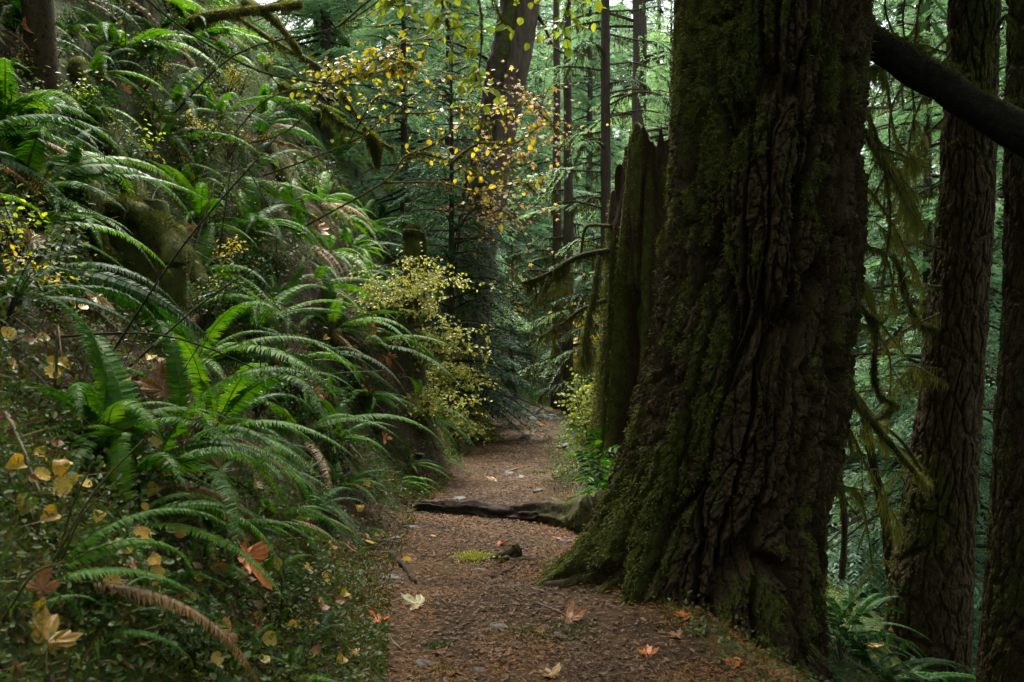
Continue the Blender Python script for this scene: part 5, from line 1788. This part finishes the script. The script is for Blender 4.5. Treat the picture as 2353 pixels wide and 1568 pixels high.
# path needles
n = 110000
y = 2.6 + 15.5 * rng.random(n) ** 2.0
x = path_c(y) + path_w(y) * np.clip(rng.normal(0, .62, n), -1.35, 1.5)
k = rng.random(n) < .22 + .8 * sstep(-.25, .3, fbm(x * 2.1, y * 1.6, 13, 4))
x, y = x[k], y[k]
n = len(x)
P = np.stack([x, y, H(x, y) + .012 + .006 * rng.random(n)], 1)
D = rng.normal(0, 1, (n, 3)) * [1, 1, .22]
stuff('needle_litter', P, D, np.tile([0, 0, 1.0], (n, 1)) + rng.normal(0, .4, (n, 3)), .026 * rng.uniform(.4, 1.6, n), .0030 * rng.uniform(.7, 2.2, n), 'needle_litter')
n = 56000
y = 2.5 + 5.5 * rng.random(n) ** 1.4
x = path_c(y) + path_w(y) * rng.uniform(-.9, 1.7, n)
k = rng.random(n) < sstep(-.35, .6, 1.3 * fbm(x * 2.6, y * 2.6, 21, 4) + .26 * (x - path_c(y)))
x, y = x[k], y[k]
n = len(x)
stuff('needle_duff', np.stack([x, y, H(x, y) + .014 + .008 * rng.random(n)], 1), rng.normal(0, 1, (n, 3)) * [1, 1, .3], np.tile([0, 0, 1.0], (n, 1)) + rng.normal(0, .4, (n, 3)), .03 * rng.uniform(.4, 1.7, n), .0032 * rng.uniform(.7, 2, n), 'duff')
n = 16000
y = 2.6 + 14 * rng.random(n) ** 1.6
x = path_c(y) + path_w(y) * np.clip(rng.normal(0, .75, n), -1.3, 1.4)
P = np.stack([x, y, H(x, y) + .016], 1)
stuff('trail_litter', P, rng.normal(0, 1, (n, 3)) * [1, 1, .15], np.tile([0, 0, 1.0], (n, 1)) + rng.normal(0, .25, (n, 3)), .022 * rng.uniform(.2, 2.0, n), .010 * rng.uniform(.3, 1.8, n), 'litter', 'oval', .05)
# little green tufts on the trail
Pt = []
for x_, y_, s_, m_ in ((960, 1120, .12, 700), (1290, 1095, .1, 400), (1240, 1090, .07, 260), (1260, 1460, .13, 600), (1215, 1025, .1, 300), (1010, 1490, .03, 140), (1290, 1300, .12, 500), (1020, 1550, .03, 120), (1150, 1040, .15, 500)):
    c = hit(x_, y_)
    Pt.append(np.stack([c[0] + rng.normal(0, s_, m_), c[1] + rng.normal(0, s_ * .7, m_)], 1))
Pt = np.concatenate(Pt)
n = len(Pt)
P = np.stack([Pt[:, 0], Pt[:, 1], H(Pt[:, 0], Pt[:, 1]) + .004], 1)
stuff('trail_moss', P, np.tile([0, 0, 1.0], (n, 1)) + rng.normal(0, .6, (n, 3)), rng.normal(0, 1, (n, 3)), .026 * rng.uniform(.5, 1.4, n), .006, 'cover')

give_labels()

# ------------------------------------------------------------------ camera
cd = bpy.data.cameras.new('camera')
cam = bpy.data.objects.new('camera', cd)
COL.objects.link(cam)
cam.location = tuple(CAM)
cam.rotation_euler = (PI / 2, 0, 0)
cd.lens = 32
cd.sensor_width = 36
cd.clip_end = 2000
cd.dof.use_dof = True
cd.dof.focus_distance = 6.0
cd.dof.aperture_fstop = 5.6
scene.camera = cam

# ------------------------------------------------------------------ light
SUN_EL, SUN_AZ = 66, -14       # azimuth from +Y toward +X, degrees
w = bpy.data.worlds.new('World')
scene.world = w
w.use_nodes = True
nt = w.node_tree
bg = nt.nodes['Background']
sky = nt.nodes.new('ShaderNodeTexSky')
sky.sky_type = 'NISHITA'
sky.sun_disc = False
sky.sun_elevation = math.radians(SUN_EL)
sky.sun_rotation = math.radians(SUN_AZ)
sky.air_density = 1.0
sky.dust_density = 6.0
sky.ozone_density = .3
hs = nt.nodes.new('ShaderNodeHueSaturation')
hs.inputs['Saturation'].default_value = .50      # overcast: the cloud layer greys the blue
nt.links.new(sky.outputs[0], hs.inputs['Color'])
nt.links.new(hs.outputs[0], bg.inputs['Color'])
bg.inputs['Strength'].default_value = .15
sd = bpy.data.lights.new('sun', 'SUN')
sd.energy = 1.5
sd.angle = math.radians(16)
sd.color = (1, .96, .88)
sun = bpy.data.objects.new('sun', sd)
COL.objects.link(sun)
el, az = math.radians(SUN_EL), math.radians(SUN_AZ)
dirv = Vector((math.sin(az) * math.cos(el), math.cos(az) * math.cos(el), math.sin(el)))
sun.rotation_euler = dirv.to_track_quat('Z', 'Y').to_euler()
sun.location = (0, 0, 40)

scene.cycles.diffuse_bounces = 3
scene.view_settings.view_transform = 'Standard'
scene.view_settings.look = 'None'
scene.view_settings.gamma = 1
scene.view_settings.exposure = 2.38
